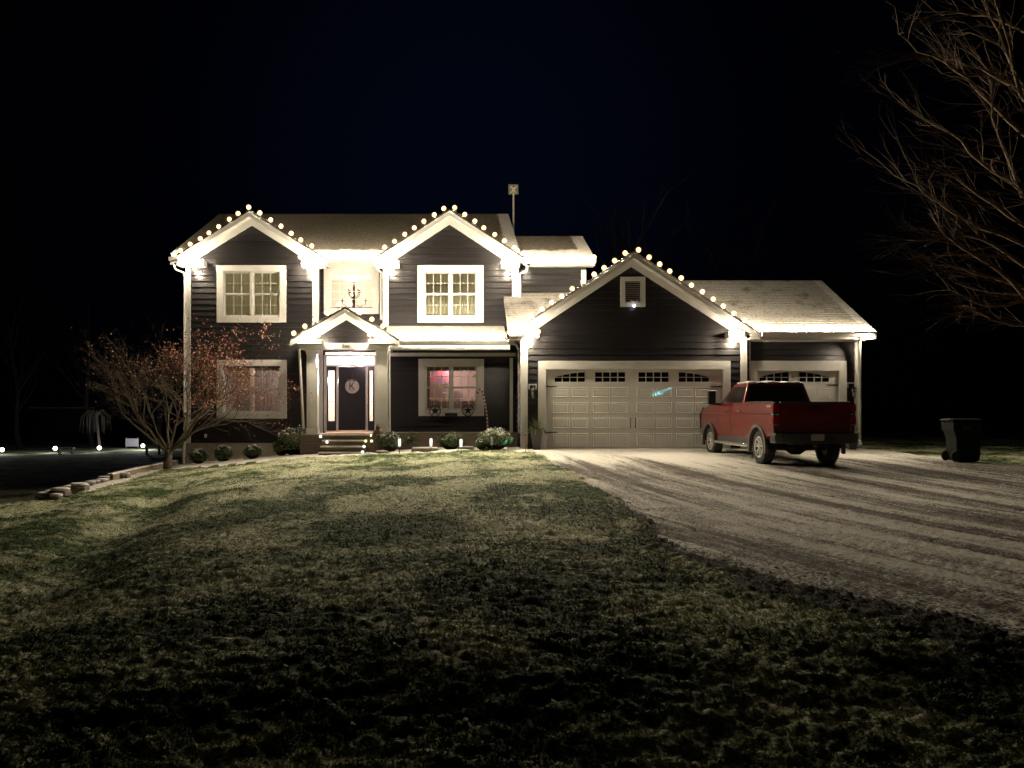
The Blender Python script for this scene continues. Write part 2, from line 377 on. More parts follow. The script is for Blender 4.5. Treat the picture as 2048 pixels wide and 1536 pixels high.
def siding(name, mapf, u0, u1, z0, z1, openings=(), clip=None, course=.2, mat_=None):
    """wall backing + one siding board per course and gap; clip(z) gives the gable's (ulo, uhi)"""
    mat_ = mat_ or M_siding
    back = MB(); rows = []
    z = z0
    while z < z1-.01:
        zt = min(z+course, z1)
        a0, b0, a1, b1 = u0, u1, u0, u1
        if clip:
            ca, cb = clip(z); a0, b0 = max(u0, ca), min(u1, cb)
            ca, cb = clip(zt); a1, b1 = max(u0, ca), min(u1, cb)
        if b0-a0 > .05:
            if b1 < a1: a1 = b1 = (a1+b1)/2
            segs = [(a0, b0, a1, b1)]
            zc = (z+zt)/2
            for (ou0, ou1, oz0, oz1) in openings:
                if oz0 < zc < oz1:
                    ns = []
                    for (p0, q0, p1, q1) in segs:
                        if ou1 <= p0 or ou0 >= q0: ns.append((p0, q0, p1, q1)); continue
                        if ou0 > p0: ns.append((p0, ou0, min(p1, ou0), ou0))
                        if ou1 < q0: ns.append((ou1, q0, ou1, max(q1, ou1)))
                    segs = ns
            for s in segs:
                if s[1]-s[0] > .03: rows.append((z, zt, s))
        z = zt
    for (z, zt, s) in rows:
        vs = [mapf(s[0], z, -.03), mapf(s[1], z, -.03), mapf(s[3], zt, -.03), mapf(s[2], zt, -.03),
              mapf(s[0], z, -.10), mapf(s[1], z, -.10), mapf(s[3], zt, -.10), mapf(s[2], zt, -.10)]
        back.add(vs, [(0, 1, 2, 3), (5, 4, 7, 6), (0, 4, 5, 1), (3, 2, 6, 7), (0, 3, 7, 4), (1, 5, 6, 2)])
    w = back.build(name, M_back, house)
    for (z, zt, s) in rows:
        b = MB()
        vs = [mapf(s[0], z, .042), mapf(s[1], z, .042), mapf(s[3], zt, .003), mapf(s[2], zt, .003),
              mapf(s[0], z, -.028), mapf(s[1], z, -.028), mapf(s[3], zt, -.028), mapf(s[2], zt, -.028)]
        b.add(vs, [(0, 1, 2, 3), (5, 4, 7, 6), (0, 4, 5, 1), (3, 2, 6, 7), (0, 3, 7, 4), (1, 5, 6, 2)])
        b.build('siding_board', mat_, w)
    return w
def front(Y): return lambda u, z, d: (u, Y-d, z)
def left_face(X): return lambda u, z, d: (X-d, -u, z)     # u runs towards the camera

def opening(l, r, t, b, Y): return (fx(l, Y), fx(r, Y), fz(b, Y), fz(t, Y))
def gclip(ax, az, sl): return lambda z: (ax-(az-z)/sl, ax+(az-z)/sl)

# window and door openings in photograph coordinates of the wall plane
W_UL = (434, 573, 531, 645); W_UR = (835, 967, 531, 645); W_LL = (434, 574, 720, 837); W_LR = (837, 968, 718, 832)
W_UC = (648, 758, 537, 628)
def inner(w, t=12): return (w[0]+t, w[1]-t, w[2]+t, w[3]-t)

ZB = fz(886, YM); ZE = 6.28
LG_A = (fx(500, YM), fz(432, YM)); RG_A = (fx(899, YM), fz(429, YM)); SL = .66
XL, XR = fx(372, YM), fx(1035, YM)
XC0, XC1 = fx(636, YM), fx(770, YM)
# left bay, full height, gable top
siding('wall', front(YM), XL+.02, XC0, ZB, LG_A[1], [opening(*inner(W_UL), YM), opening(*inner(W_LL), YM), ], gclip(LG_A[0], LG_A[1], SL))
# right bay upper wall and porch wall below
siding('wall', front(YM), XC1, XR-.02, fz(864, YM), RG_A[1], [opening(*inner(W_UR), YM), opening(*inner(W_LR), YM)], gclip(RG_A[0], RG_A[1], SL))
# entry: lower part with door, upper recessed part
DOOR = (646, 757, 706, 866)
siding('wall', front(YM), XC0+.004, XC1-.004, fz(866, YM), fz(640, YM), [opening(650, 753, 708, 866, YM)])
siding('wall', front(YR), fx(636, YR), fx(775, YR), fz(660, YR), ZE, [opening(*inner(W_UC, 9), YR)])
# back wing
siding('wall', front(28.0), XR, 4.76, 4.6, 6.25)
# garage gable wall, side wall and single door wall
GA = (fx(1266, YG), fz(516, YG)); XG0, XG1 = fx(1045, YG), fx(1491, YG)
siding('wall', front(YG), XG0+.02, XG1-.02, .02, GA[1], [opening(1084, 1453, 728, 900, YG)], gclip(GA[0], GA[1], .655))
siding('wall', left_face(XG0), -YM, -YG-.02, .02, 3.75)
XS1 = fx(1717, YS)
siding('wall', front(YS), XG1+.02, XS1-.03, .02, 3.75, [opening(1505, 1686, 730, 900, YS)])

hb = MB()   # plain outer walls behind, out of the photograph's sight
hb.box(XL, XL+.1, YM+.12, 40, -1.9, 6.3); hb.box(XL, XR, 39.9, 40, -1.9, 6.3); hb.box(XR-.1, XR, YM+.12, 40, -.2, 6.3)
hb.build('side_wall', M_siding, house)
hb = MB(); hb.box(XS1-.1, XS1, YS+.12, 32.4, 0, 3.7); hb.box(XG0+.3, XS1, 32.3, 32.4, 0, 3.7); hb.box(4.66, 4.76, 28.12, 33, 3.5, 6.3); hb.box(2.5, 4.7, 33, 33.1, 3.5, 6.3)
hb.build('side_wall', M_siding, house)
# return walls of the recessed entry
rb = MB(); rb.box(XC0-.03, XC0, YM+.03, YR+.05, fz(640, YM), ZE); rb.box(XC1, XC1+.03, YM+.03, YR+.05, fz(640, YM), ZE)
rb.build('return_wall', M_siding, house)

fb = MB(); fb.box(XL-.0, XC0+.4, YM-.05, YM+.2, -1.4, ZB-.002); fb.build('foundation', M_found, house)
fb = MB(); fb.box(XL, XL+.2, YM+.2, 40, -1.95, ZB); fb.build('foundation', M_found, house)
fb = MB(); fb.box(XG0+.02, fx(1078, YG), YG-.0, YG+.2, -.2, .018); fb.build('foundation', M_found, house)

# corner boards
def cboard(l, r, t, b, Y, d=.05, name='corner_board'):
    MB().box(fx(l, Y), fx(r, Y), Y-d, Y+.03, fz(b, Y), fz(t, Y)).build(name, M_trim, house, bevel=.006)
cboard(372, 382, 530, 888, YM)
cboard(625, 638, 530, 688, YM); cboard(766, 777, 530, 655, YM)
cboard(1024, 1037, 530, 612, YM)
cboard(1041, 1055, 672, 899, YG, .06); cboard(1480, 1493, 668, 897, YG, .06)
cboard(1708, 1718, 676, 894, YS, .06); cboard(1497, 1500, 684, 722, YS)
cboard(1162, 1172, 540, 600, 28.0)

# ---------------- roofs
M_roofm = roof_mat('main_roof_shingles', 27.3, .95, 2.45, .42, .06)
M_roofb = roof_mat('back_roof_shingles', 27.6, 1.15, 5.04, .42, .06)
M_roofg = roof_mat('garage_roof_shingles', 25.2, .5, 13.45, .30, .62)
M_roofp = roof_mat('porch_roof_shingles', 26.2, 3.0, 50, .3, .9)
M_roofk = roof_mat('gable_roof_shingles', 10, 1, 60, .3, .2)
def slope(name, p0, p1, q0, q1, m, thick=.14, step=.14, lip=.012):
    """one roof slope: eave edge p0-p1, ridge edge q0-q1; shingle courses stand 12 mm proud of one another"""
    p0, p1, q0, q1 = map(Vector, (p0, p1, q0, q1))
    n = (p1-p0).cross(q0-p0).normalized()
    if n.z < 0: n = -n
    Ls = (q0-p0).length; k = max(1, int(Ls/step)); b = MB()
    for i in range(k):
        t0, t1 = i/k, (i+1)/k
        a, c = p0.lerp(q0, t0)+n*lip, p1.lerp(q1, t0)+n*lip
        d, e_ = p1.lerp(q1, t1), p0.lerp(q0, t1)
        a2, c2 = p0.lerp(q0, t0), p1.lerp(q1, t0)
        b.add([a, c, d, e_], [(0, 1, 2, 3)]); b.add([a2, c2, c, a], [(0, 1, 2, 3)])
    u0, u1, w0, w1 = p0-n*.001, p1-n*.001, q0-n*.001, q1-n*.001
    l0, l1, m0, m1 = p0-n*thick, p1-n*thick, q0-n*thick, q1-n*thick
    b.add([u0, u1, w1, w0, l0, l1, m1, m0], [(4, 7, 6, 5), (0, 4, 5, 1), (3, 2, 6, 7), (0, 3, 7, 4), (1, 5, 6, 2)])
    return b.build(name, m, house)
ZEV = 6.45
yk = 27.78; zk = ZEV+(yk-27.3)*3.04/6.4
slope('roof', (-9.7, yk, zk), (2.45, yk, zk), (-9.7, 33.7, 9.49), (2.45, 33.7, 9.49), M_roofm)
slope('roof_eave', (fx(645, 27.3), 27.3, ZEV), (fx(756, 27.3), 27.3, ZEV), (fx(645, 27.3), yk, zk), (fx(756, 27.3), yk, zk), M_roofm)
slope('roof', (-9.7, 40.2, ZEV), (2.45, 40.2, ZEV), (-9.7, 33.72, 9.49), (2.45, 33.72, 9.49), M_roofm)
slope('roof', (2.3, 27.6, 6.42), (5.04, 27.6, 6.42), (2.3, 30.5, 7.87), (5.04, 30.5, 7.87), M_roofb)
slope('roof', (2.46, 33.4, 6.42), (5.04, 33.4, 6.42), (2.46, 30.52, 7.87), (5.04, 30.52, 7.87), M_roofb)
ZG = 3.71
yk = 25.68; zk = ZG+(yk-25.2)*2.23/3.8
slope('roof', (1.86, yk, zk), (13.45, yk, zk), (1.86, 29.0, 5.94), (13.45, 29.0, 5.94), M_roofg)
slope('roof_eave', (1.86, 25.2, ZG), (fx(1052, 25.2), 25.2, ZG), (1.86, yk, zk), (fx(1052, 25.2), yk, zk), M_roofg)
slope('roof_eave', (fx(1500, 25.2), 25.2, ZG), (13.45, 25.2, ZG), (fx(1500, 25.2), yk, zk), (13.45, yk, zk), M_roofg)
slope('roof', (2.5, 32.8, ZG), (13.45, 32.8, ZG), (2.5, 29.02, 5.94), (13.45, 29.02, 5.94), M_roofg)
# porch roof between portico and garage
PE = (fx(783, 26.2), fx(1014, 26.2), fz(681, 26.2)); PT = fz(652, YM)
slope('roof', (PE[0]-.25, 26.2, PE[2]), (PE[1], 26.2, PE[2]), (PE[0]-.25, YM-.03, PT), (PE[1], YM-.03, PT), M_roofp, .1)
# gable ends of the back walls (attic triangles)
MB().prismx([(27.45, 6.3), (33.7, 9.3), (39.9, 6.3)], 2.2, 2.3).build('gable_wall', M_siding, house)
MB().prismx([(27.45, 6.3), (33.7, 9.3), (39.9, 6.3)], -9.4, -9.3).build('gable_wall', M_siding, house)
MB().prismx([(28.1, 6.3), (30.5, 7.7), (33.0, 6.3)], 4.6, 4.7).build('gable_wall', M_siding, house)
MB().prismx([(26.1, 3.6), (29.0, 5.75), (32.3, 3.6)], XS1-.1, XS1-.02).build('gable_wall', M_siding, house)

def gable(ax, atop, lx, ly, rx, ry, Yf, Yw, Yb, fas=10, fri=15, rmat=M_roofk):
    """front gable: two roof slopes, rake fascias at the overhang, soffit and frieze boards on the wall. photo points at depth Yf"""
    A_ = Vector((fx(ax, Yf), 0, fz(atop, Yf))); Lp = Vector((fx(lx, Yf), 0, fz(ly, Yf))); Rp = Vector((fx(rx, Yf), 0, fz(ry, Yf)))
    for E in (Lp, Rp):
        slope('roof', (E.x, Yf, E.z), (E.x, Yb, E.z), (A_.x, Yf, A_.z), (A_.x, Yb, A_.z), rmat, .07)
        d = (E-A_); d.normalize(); nn = Vector((0, 0, -1))
        h1 = fas*Yf/F; h2 = fri*Yf/F
        a, e_ = A_.copy(), E.copy()
        a.z -= .075; e_.z -= .075
        poly = [(a.x, a.z), (e_.x, e_.z), (e_.x, e_.z-h1), (a.x, a.z-h1)]
        MB().prism(poly, Yf-.03, Yf+.02).build('rake_board', M_trim, house, bevel=.005)
        poly = [(a.x, a.z-h1*.55), (e_.x, e_.z-h1*.55), (e_.x, e_.z-h1*.55-.03), (a.x, a.z-h1*.55-.03)]
        MB().prism(poly, Yf+.022, Yw-.01).build('soffit', M_trim, house)
        k = Yw/Yf
        s = (E.z-A_.z)/(E.x-A_.x)
        ft = A_.z-.10-h1*.6
        xe = E.x+(0.28 if E.x < A_.x else -.28)
        poly = [(a.x, ft), (xe, ft+s*(xe-A_.x)), (xe, ft+s*(xe-A_.x)-h2), (a.x, ft-h2)]
        MB().prism(poly, Yw-.05, Yw-.005).build('frieze_board', M_trim, house, bevel=.004)
gable(498, 419, 341, 516, 655, 518, 27.28, YM, 31.4)
gable(899, 417, 745, 517, 1054, 518, 27.28, YM, 31.4)
gable(1268, 502, 1030, 659, 1519, 664, 25.18, YG, 29.0, rmat=roof_mat('garage_gable_shingles', 10, 1, 60, .3, .9))

def eave_box(l, r, t, b, Yf, Yw, name='eave_return', taper=0):
    x0, x1, z0, z1 = fx(l, Yf), fx(r, Yf), fz(b, Yf), fz(t, Yf)
    MB().prism([(x0+taper, z0), (x1, z0), (x1, z1), (x0, z1)], Yf, Yw).build(name, M_trim, house, bevel=.006)
eave_box(353, 407, 519, 531, 27.27, YM-.032); eave_box(603, 650, 520, 533, 27.27, YM-.032)
eave_box(748, 798, 520, 533, 27.27, YM-.032); eave_box(1003, 1040, 520, 533, 27.27, YM-.032)
eave_box(1052, 1079, 662, 674, 25.16, YG-.032); eave_box(1458, 1489, 662, 676, 25.16, YG-.032)

def gutter(x0, x1, Y, z, name='gutter', s=.125):
    b = MB(); pr = [(Y, z-s), (Y-s*.55, z-s), (Y-s, z-s*.35), (Y-s, z), (Y-s+.012, z), (Y-s+.012, z-s*.35), (Y-s*.5, z-s+.012), (Y-.012, z-s+.012), (Y-.012, z), (Y, z)]
    b.prismx(pr, x0, x1); b.box(x0, x0+.01, Y-s+.006, Y-.004, z-s+.006, z-.004); b.box(x1-.01, x1, Y-s+.006, Y-.004, z-s+.006, z-.004)
    return b.build(name, M_trim, house)
gutter(fx(338, 27.2), fx(356, 27.2), 27.28, 6.44)
gutter(fx(644, 27.2), fx(758, 27.2), 27.28, 6.46); gutter(fx(1040, 27.2), fx(1056, 27.2), 27.28, 6.44)
gutter(fx(1060, 27.5), fx(1192, 27.5), 27.58, 6.43)
gutter(PE[0]-.1, PE[1], 26.18, PE[2]-.01)
gutter(fx(1524, 25.1), fx(1748, 25.1), 25.18, 3.69); gutter(1.86, fx(1050, 25.1), 25.18, 3.69)
# soffits and fascias behind gutters
def soffit(x0, x1, Yf, Yw, z, h=.18):
    MB().box(x0, x1, Yf, Yf+.025, z-h, z-.02).build('fascia', M_trim, house)
    MB().box(x0, x1, Yf+.026, Yw-.035, z-h, z-h+.02).build('soffit', M_trim, house)
soffit(fx(650, 27.3), fx(753, 27.3), 27.29, YR, 6.44, .20); soffit(fx(1060, 27.6), fx(1190, 27.6), 27.59, 28.0, 6.41)
soffit(fx(1500, 25.2), 13.42, 25.19, YS, 3.66); soffit(1.88, XG0-.03, 25.19, YM, 3.66)
MB().box(XC1, XG0-.05, YM-.045, YM-.032, 3.1, 3.22).build('frieze_board', M_trim, house)
MB().box(fx(1495, YS), XS1-.1, YS-.045, YS-.032, fz(684, YS), fz(676, YS)).build('frieze_board', M_trim, house)

def downspout(pts, w=.035):
    MB().tube(pts, w*1.25, 4).build('downspout', M_trim, house)
q = lambda px, py, Y: (fx(px, Y), Y, fz(py, Y))
downspout([q(348, 529, 27.2), q(350, 538, 27.22), q(367, 545, 27.55), q(369, 560, 27.62), q(369, 905, 27.62), q(367, 922, 27.5)])
downspout([q(641, 533, 27.2), q(641, 545, 27.5), q(640, 690, 27.62)]) if False else None
downspout([q(1055, 531, 27.2), q(1054, 541, 27.25), q(1040, 548, 27.6), q(1040, 600, 27.63), q(1044, 606, 27.5)])
downspout([q(1012, 674, 26.1), q(1014, 682, 26.12), q(1032, 690, 26.2), q(1038, 700, 26.4), q(1039, 890, 26.5)])
downspout([q(778, 690, 26.0), q(778, 704, 26.05), q(779, 868, 26.05)])
downspout([q(598, 698, 25.85), q(600, 720, 25.95), q(607, 858, 26.0)])
downspout([q(752, 535, 27.25), q(762, 545, 27.8), q(762, 642, 27.85)])
downspout([q(1722, 672, 25.12), q(1719, 684, 25.3), q(1720, 880, 25.75), q(1722, 890, 25.6)])

# ---------------- windows
def window(w, Y, kind, trim=13, mull=True, panes=3, lower_grid=True, name='window'):
    l, r, t, b = w; X = lambda p: fx(p, Y); Z = lambda p: fz(p, Y)
    x0, x1, z0, z1 = X(l), X(r), Z(b), Z(t); tw = trim*Y/F
    fr = MB()
    fr.box(x0, x0+tw, Y-.055, Y+.02, z0, z1); fr.box(x1-tw, x1, Y-.055, Y+.02, z0, z1)
    fr.box(x0+tw, x1-tw, Y-.06, Y+.02, z1-tw*.9, z1+.004); fr.box(x0+tw, x1-tw, Y-.06, Y+.02, z0-.004, z0+tw*.9)
    fo = fr.build(name, M_trim, house, bevel=.005)
    ix0, ix1, iz0, iz1 = x0+tw, x1-tw, z0+tw*.9, z1-tw*.9
    jb = MB(); 
    jb.box(ix0-.01, ix0+.03, Y-.03, Y+.14, iz0, iz1); jb.box(ix1-.03, ix1+.01, Y-.03, Y+.14, iz0, iz1)
    jb.box(ix0+.03, ix1-.03, Y-.03, Y+.14, iz1-.03, iz1+.01); jb.box(ix0+.03, ix1-.03, Y-.03, Y+.14, iz0-.01, iz0+.03)
    jb.build('window_frame', M_trim, fo)
    xm = (ix0+ix1)/2
    halves = [(ix0+.03, xm-.045), (xm+.045, ix1-.03)] if mull else [(ix0+.03, ix1-.03)]
    if mull: MB().box(xm-.045, xm+.045, Y-.035, Y+.12, iz0+.03, iz1-.03).build('mullion', M_trim, fo)
    zm = (iz0+iz1)/2
    for (a, c) in halves:
        for (s0, s1, dy, up) in ((zm, iz1-.03, .03, True), (iz0+.03, zm, .055, False)) if mull else ((iz0+.03, iz1-.03, .03, True),):
            sb = MB(); f_ = .035
            sb.box(a, a+f_, Y+dy-.015, Y+dy+.02, s0, s1); sb.box(c-f_, c, Y+dy-.015, Y+dy+.02, s0, s1)
            sb.box(a+f_, c-f_, Y+dy-.015, Y+dy+.02, s1-f_, s1); sb.box(a+f_, c-f_, Y+dy-.015, Y+dy+.02, s0, s0+f_)
            sb.build('sash', M_trim, fo)
            MB().box(a+f_, c-f_, Y+dy+.002, Y+dy+.006, s0+f_, s1-f_).build('pane', M_glass, fo)
            if up or lower_grid:
                mb = MB(); n = panes if mull else 5; k = 2 if mull else 4
                for i in range(1, n): 
                    xx = a+f_+(c-a-2*f_)*i/n; mb.box(xx-.009, xx+.009, Y+dy-.008, Y+dy+.0015, s0+f_, s1-f_)
                for i in range(1, k):
                    zz = s0+f_+(s1-s0-2*f_)*i/k; mb.box(a+f_, c-f_, Y+dy-.010, Y+dy-.0085, zz-.009, zz+.009)
                mb.build('muntin', M_trim, fo)
    return fo, (ix0, ix1, iz0, iz1)
def curtain(r, Y, mat_, parent, amp=.02, name='curtain'):
    x0, x1, z0, z1 = r; b = MB(); n = 90
    top = [(x0+(x1-x0)*i/n, Y+amp*math.sin(i*1.1)+amp*.5*math.sin(i*.37+1)) for i in range(n+1)]
    b.add([(x, y, z0) for x, y in top]+[(x, y, z1) for x, y in top], [(i, i+1, n+2+i, n+1+i) for i in range(n)])
    return b.build(name, mat_, parent, smooth=True)
nt_ = M_curtain.node_tree; b_ = nt_.nodes['Principled BSDF']; tr_ = nt_.nodes.new('ShaderNodeBsdfTranslucent'); tr_.inputs[0].default_value = (.5, .5, .33, 1)
ms_ = nt_.nodes.new('ShaderNodeMixShader'); ms_.inputs[0].default_value = .5; nt_.links.new(b_.outputs[0], ms_.inputs[1]); nt_.links.new(tr_.outputs[0], ms_.inputs[2]); nt_.links.new(ms_.outputs[0], nt_.nodes['Material Output'].inputs[0])
ROOMS = []
for w in (W_UL, W_UR):
    fo, r = window(w, YM, 'curtain')
    curtain((r[0], r[1], r[2], r[3]), YM+.105, M_curtain, fo, .005)
    MB().box(r[0], r[1], YM+.082, YM+.092, (r[2]+r[3])/2+.30, (r[2]+r[3])/2+.33).build('blind_rail', M_curtain, fo)
    ROOMS.append((r, fo))

def room(r, Y0, Y1, cols, parent):
    x0, x1, z0, z1 = r; t = .05
    b = MB(); b.box(x0, x1, Y1, Y1+t, z0, z1); b.box(x0-t, x0, Y0, Y1, z0, z1); b.box(x1, x1+t, Y0, Y1, z0, z1)
    b.build('room_wall', cols[0], parent)
    MB().box(x0-t, x1+t, Y0, Y1+t, z1, z1+t).build('room_ceiling', cols[1], parent); MB().box(x0-t, x1+t, Y0, Y1+t, z0-t, z0).build('room_floor', cols[2], parent)
def lamp(name, loc, W, col, r=.08):
    ld = bpy.data.lights.new(name, 'POINT'); ld.energy = W; ld.color = col; ld.shadow_soft_size = r
    o = bpy.data.objects.new(name, ld); COL.objects.link(o); o.location = loc; return o
M_pink = mat('rose_wall', (.38, .27, .24), .8, var=.1, scale=2); M_cream = mat('cream_wall', (.62, .50, .42), .8, var=.05)
M_ceil = mat('ceiling_white', (.8, .78, .74), .8, var=.03); M_floorw = mat('oak_floor', (.3, .18, .1), .5)
M_pinkc = mat('rose_curtain', (.50, .36, .32), .9, var=.25, scale=6, stretch=(3, 1, .2))
M_beige = mat('beige_valance', (.30, .26, .18), .9, var=.2, scale=7, stretch=(3, 1, .3))
for (r, fo) in ROOMS:
    room((r[0]-.3, r[1]+.3, r[2]-.4, r[3]+.25), YM+.13, YM+2.4, (M_cream, M_ceil, M_floorw), fo); lamp('room_lamp', ((r[0]+r[1])/2, YM+1.6, r[3]-.1), 26, (1, .93, .72))  # unseen lamps added behind the curtains to brighten them evenly
# lower right room, seen rosy through the window
fo, r = window(W_LR, YM, 'room')
room((r[0]-.3, r[1]+.3, .5, 3.0), YM+.12, YM+2.6, (M_pink, M_ceil, M_floorw), fo)
curtain((r[0], r[1], r[3]-.20, r[3]), YM+.16, M_beige, fo, .012, 'valance')
curtain((r[0]-.1, r[0]+.16, .6, r[3]), YM+.25, M_pinkc, fo, .02); curtain((r[0]+.1, r[1], .6, r[2]+.32), YM+.35, M_pinkc, fo, .02, 'curtain')
lamp('room_lamp', (r[0]+.9, YM+1.1, 2.7), 60, (1, .86, .80))
# things hanging in the room behind the glass
ornament_cols = [((.9, .75, .2), 876, 770), ((.7, .6, .5), 892, 767), ((.75, .1, .08), 905, 755), ((.8, .45, .35), 948, 752), ((.5, .75, .7), 955, 754), ((.8, .6, .5), 945, 799), ((.7, .5, .4), 872, 801), ((.85, .82, .9), 888, 788), ((.7, .66, .4), 890, 797)]
onames = ['yellow', 'pale brown', 'red', 'coral', 'mint green', 'peach', 'tan', 'white', 'khaki']
for (c, px, py), nm in zip(ornament_cols, onames):
    Yo = YM+.3; b = MB(); p = (fx(px, Yo), Yo, fz(py, Yo)); rr = .055
    b.ball(p, rr, 10, 6, sx=1.8 if nm == 'white' else 1, sz=1.6 if nm == 'khaki' else 1); b.tube([(p[0], p[1], p[2]+rr), (p[0], p[1], p[2]+rr+.12)], .004, 4)
    o = b.build('ornament', mat('ornament_'+nm.replace(' ', '_'), c, .25), origin=p, smooth=True)
    tag(o, f'{nm} ornament hanging behind the glass of the rosy lower window', 'ornament', 'ornaments hanging in the rosy window')
# framed picture and dark shapes on the back wall
pf = MB(); Yb_ = YM+1.5; pf.box(fx(862, Yb_), fx(900, Yb_), Yb_-.03, Yb_, fz(768, Yb_), fz(742, Yb_)); 
tag(pf.build('wall_hanging', mat('patchwork_red', (.45, .06, .05), .7, col2=(.03, .03, .06), var=.4, scale=3.2)), 'red and navy wall hanging inside the rosy lower window', 'wall hanging')
pf = MB(); pf.lathe([(.2, 0), (.2, .04)], (fx(915, Yb_), Yb_-.04, fz(792, Yb_)), 20, 'y')
tag(pf.build('round_plaque', mat('plaque_dark', (.12, .07, .07), .6, var=.5, scale=5)), 'dark round plaque inside the rosy lower window', 'plaque')
# lower left room
fo, r = window(W_LL, YM, 'room', lower_grid=False)
room((r[0]-.3, r[1]+.3, .2, 3.0), YM+.12, YM+2.8, (mat('dusky_wall', (.24, .20, .18), .8), M_ceil, M_floorw), fo)
curtain((r[0], r[1], r[3]-.16, r[3]), YM+.16, M_beige, fo, .012, 'valance')
bb = MB()
for px in (528, 535, 541): bb.box(fx(px, YM+.8), fx(px+2.5, YM+.8), YM+.78, YM+.8, .3, fz(745, YM+.8))
bb.build('interior_trim', M_pinkc, fo)
lamp('room_lamp', (r[1]-.6, YM+1.5, 2.6), 34, (1, .84, .76))

# entry foyer, two storeys, with chandelier
FX0, FX1 = fx(630, 29), fx(772, 29)
foy = MB(); Yf0, Yf1 = YR+.15, 31.2
foy.box(FX0-.05, FX0, YM+.12, Yf1, .42, 6.3); foy.box(FX1, FX1+.05, YM+.12, Yf1, .42, 6.3)
foy.box(FX0, FX1, Yf1, Yf1+.05, .42, 6.3)
foy.build('foyer_wall', M_cream, house)
MB().box(FX0, FX1, YM+.05, Yf1, .38, .42).build('foyer_floor', M_floorw, house)
MB().box(FX0, FX1, YR+.05, Yf1, 6.30, 6.33).build('foyer_ceiling', M_ceil, house)
MB().box(FX0, FX1, YM+.11, YR+.14, fz(645, YM), fz(642, YM)).build('foyer_ceiling', M_ceil, house)
pb = MB(); pb.box(fx(722, Yf1), fx(752, Yf1), Yf1-.03, Yf1, 4.0, 5.0); pb.box(fx(655, Yf1), fx(668, Yf1), Yf1-.03, Yf1, 3.9, 5.3)
pb.build('interior_door', M_trim, house)
rail = MB(); rail.box(FX0, FX1, Yf1-.6, Yf1-.55, 4.05, 4.12)
for i in range(22): rail.box(FX0+.05+i*.11, FX0+.075+i*.11, Yf1-.59, Yf1-.565, 3.2, 4.05)
rail.build('stair_railing', M_trim, house)
lamp('foyer_lamp', (fx(704, 29.3), 29.9, 6.0), 55, (1, .86, .68)); lamp('foyer_lamp', (fx(690, 29.0), 29.3, 2.3), 420, (1, .86, .8))
sc_ = MB(); sc_.lathe([(.28, 0), (.26, .06), (.12, .10)], (fx(700, 30), 30.4, 6.18), 18); sc_.build('ceiling_light', emat('ceiling_glow', (1, .88, .7), 6), house)
window(W_UC, YR, 'room', trim=11, mull=False)
ch = empty('chandelier', (fx(708, 29.1), 29.1, 5.18), 'dark iron chandelier behind the upper entry window', 'chandelier')
cx_, cy_, cz_ = ch.location
MB().tube([(cx_, cy_, cz_-.25), (cx_, cy_, cz_+1.1)], .018, 6).build('stem', M_black, ch)
cb = MB(); cb.lathe([(.02, -.28), (.07, -.2), (.04, -.05), (.08, .1), (.03, .3), (.05, .5), (.02, .62)], (cx_, cy_, cz_), 10); cb.build('body', M_black, ch, smooth=True)
M_flame = emat('candle_glow', (1, .8, .5), 5)
for k in range(8):
    a = 2*PI*k/8; hi = k % 2; rr = .42 if not hi else .25; zz = cz_+(.02 if not hi else .35); dx, dy = math.cos(a), math.sin(a)
    MB().tube([(cx_+dx*.04, cy_+dy*.04, zz-.12), (cx_+dx*rr*.5, cy_+dy*rr*.5, zz-.22), (cx_+dx*rr, cy_+dy*rr, zz-.1), (cx_+dx*rr, cy_+dy*rr, zz)], .013, 5).build('arm', M_black, ch)
    MB().lathe([(.05, 0), (.055, .02), (.016, .03), (.016, .12)], (cx_+dx*rr, cy_+dy*rr, zz), 8).build('candle_cup', M_black, ch)
    MB().lathe([(.01, 0), (.018, .02), (.004, .07)], (cx_+dx*rr, cy_+dy*rr, zz+.121), 6).build('flame_bulb', M_flame, ch)

# front door with sidelights and transom
def rect(l, r, t, b, Y, d0, d1): return MB().box(fx(l, Y), fx(r, Y), Y-d0, Y-d1, fz(b, Y), fz(t, Y))
fd = MB(); Yd = YM
for (l, r_, t, b) in ((648, 653.5, 710, 863), (749, 754, 710, 863), (672.5, 676.5, 733, 861), (732, 736, 733, 861), (653.5, 749, 730.5, 733), (653.5, 749, 710, 713), (653.5, 749, 861, 863.5)):
    fd.box(fx(l, Yd), fx(r_, Yd), Yd-.05, Yd+.1, fz(b, Yd), fz(t, Yd))
front_door = fd.build('front_door', M_trim, house, bevel=.004)
rect(677, 731.5, 733.5, 860.5, Yd, .02, -.03).build('door_slab', M_navy, front_door, bevel=.006)
for (l, r_) in ((653.5, 672.5), (736, 749)):
    sb = MB(); xa, xb = fx(l, Yd), fx(r_, Yd); za, zb = fz(861, Yd), fz(733, Yd); ga, gb = fz(842, Yd), fz(741, Yd); w_ = .055
    sb.box(xa, xb, Yd-.02, Yd+.03, za, ga); sb.box(xa, xb, Yd-.02, Yd+.03, gb, zb); sb.box(xa, xa+w_, Yd-.02, Yd+.03, ga, gb); sb.box(xb-w_, xb, Yd-.02, Yd+.03, ga, gb)
    for py in (762, 782, 803): sb.box(xa+w_, xb-w_, Yd-.012, Yd+.01, fz(py, Yd)-.006, fz(py, Yd)+.006)
    sb.build('sidelight', M_navy, front_door)
    MB().box(xa+w_, xb-w_, Yd+.012, Yd+.016, ga, gb).build('sidelight_pane', M_glass, front_door)
rect(653.5, 749, 713, 730.5, Yd, .0, -.01).build('transom_pane', emat('glowing_transom_glass', (1, .93, .90), 1.25), front_door)  # pane emits by itself, standing in for lit glass
